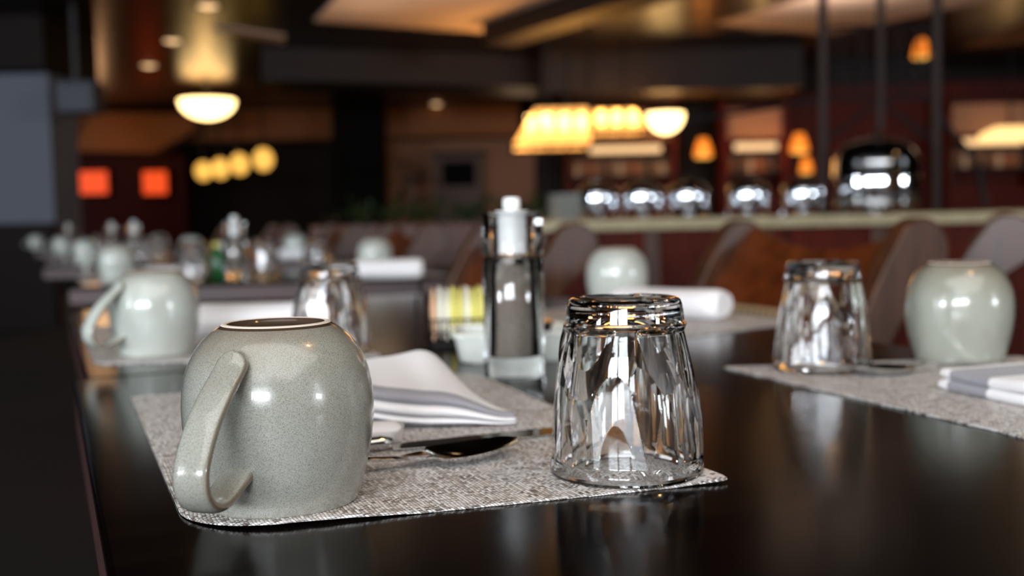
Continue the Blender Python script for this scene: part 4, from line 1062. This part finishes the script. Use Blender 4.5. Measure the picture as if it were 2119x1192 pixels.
bm = B(); box(bm, (atd(1110, 300, bd).x, bd + .45, 0), (atd(1640, 300, bd).x + .0, bd + .65, zat(1500, 205, bd))); struct('wall_bar_left', bm, M['darkwood'])
def bottle_(m):
    t = empty('liquor_bottle'); t['category'] = 'bottle'
    bm = B(); lathe(bm, [(0, 0), (.045, 0), (.045, .16), (.018, .20), (.016, .27), (0, .27)], 16); link('bottle_glass', bm, m, t)
    bm = B(); lathe(bm, [(.0, .271), (.018, .271), (.018, .30), (0, .30)], 12); link('stopper', bm, M['iron'], t); return t
MB_ = [mat('amber bottle', (150, 80, 30), .2), mat('pale bottle', (190, 170, 150), .2), mat('dark bottle', (40, 30, 24), .2)]
bst = [Stock(bottle_(m)) for m in MB_]; BN = ['amber', 'pale', 'dark']
for (px0, px1, nm) in ((1180, 1390, 'left'), (1505, 1612, 'middle'), (1972, 2140, 'right')):
    n_ = 7 if nm != 'middle' else 5
    for k in range(n_):
        px = px0 + (px1 - px0) * (k + .5) / n_; kk = (k * 2 + len(nm)) % 3; z = zat(1500, 362, bd) + .031
        bst[kk].put(Vector((atd(px, 340, bd).x, bd + .16, z)), 0, 'blurred %s bottle, %s from the left on the %s back bar shelf' % (BN[kk], ordn[k], nm), 'bottles on the back bar', (.7, .7, .7))
def sconce():
    t = empty('orange_sconce'); t['category'] = 'sconce'
    bm = B(); lathe(bm, [(.115, -.10), (.095, 0), (.055, .11), (.045, .115)], 24); link('lamp_shade', bm, M['orange'], t)
    bm = B(); lathe(bm, [(0, -.12), (.09, -.12), (.09, -.101), (0, -.101)], 20); link('bulb_glow', bm, M['globe'], t)
    bm = B(); tube(bm, [(0, 0, -.12), (0, .05, -.22), (0, .44, -.2)], .012, 8); link('arm', bm, M['iron'], t); return t
SC = Stock(sconce())
for px, py, lab in ((1455, 306, 'orange sconce left of the middle back bar cabinet'), (1654, 296, 'orange sconce right of the middle back bar cabinet'), (1668, 342, 'dim orange sconce below the right one'),
                    (1906, 100, 'high orange lamp behind the rack near the ceiling')):
    p = atd(px, py, bd if py > 150 else 10.5); o = SC.put(p, 0, lab, 'orange sconces', (1, 1, 1) if py in (306, 296) else (.7, 1, .8))
    if py < 150: bm = B(); tube(bm, [(0, 0, .116), (0, 0, (CZ - p.z) / .8 - .001)], .02, 8); link('hanging_rod', bm, M['iron'], o)
for px in (1455, 1654): p = atd(px, 306, bd - .2); point('sconce_light', p, 4.2, (1, .3, .06), .06)
p = atd(1385, 330, bd - .5); point('bar_fill', (p.x, p.y, 1.9), 3.3, WARM, .1)
for px in (1570, 2070): p = atd(px, 300, bd - .15); point('shelf_light', (p.x, bd - .35, p.z + .1), 3.432, WARM, .06)
lp = empty('shelf_lamp', (atd(2090, 280, 12.2).x, 12.2, 0), 0, 'bright oblong lamp glowing at the right edge of the picture', 'lamp')
za, zb_ = zat(2090, 262, 12.2), zat(2090, 292, 12.2)
bm = B(); stackloop(bm, [(rrect(.36, .08, .07), zb_), (rrect(.34, .07, .06), (za + zb_) / 2), (rrect(.16, .04, .03), za)]); link('lamp_shade', bm, M['shade'], lp)
bm = B(); tube(bm, [(0, 0, za + .001), (0, 0, CZ - .001)], .012, 8); link('stem', bm, M['iron'], lp)
# added warm fill for the far room, with no lamp fittings behind it
point('added_warm_fill', (-6.0, 15.2, 2.0), 16.5, (1, .55, .25), .3)
point('added_warm_fill', (0.2, 15.6, 1.9), 12.1, (1, .62, .34), .3)
point('added_warm_fill', (-1.2, 9.0, 2.2), 4.4, (1, .68, .42), .3)
point('added_warm_fill', (4.2, 8.0, 2.2), 6.6, (1, .65, .4), .3)
for px, dd, pw in ((880, 8.2, 4), (1690, 8.6, 24), (2080, 7.2, 5)):
    p = atd(px, 60, dd); area('added_warm_fill', (p.x, dd, 2.2), (PI, 0, 0), 1.2, 1.2, pw * .6, (1, .78, .60))  # added one-sided upward fill that brightens the plaster ceiling trays
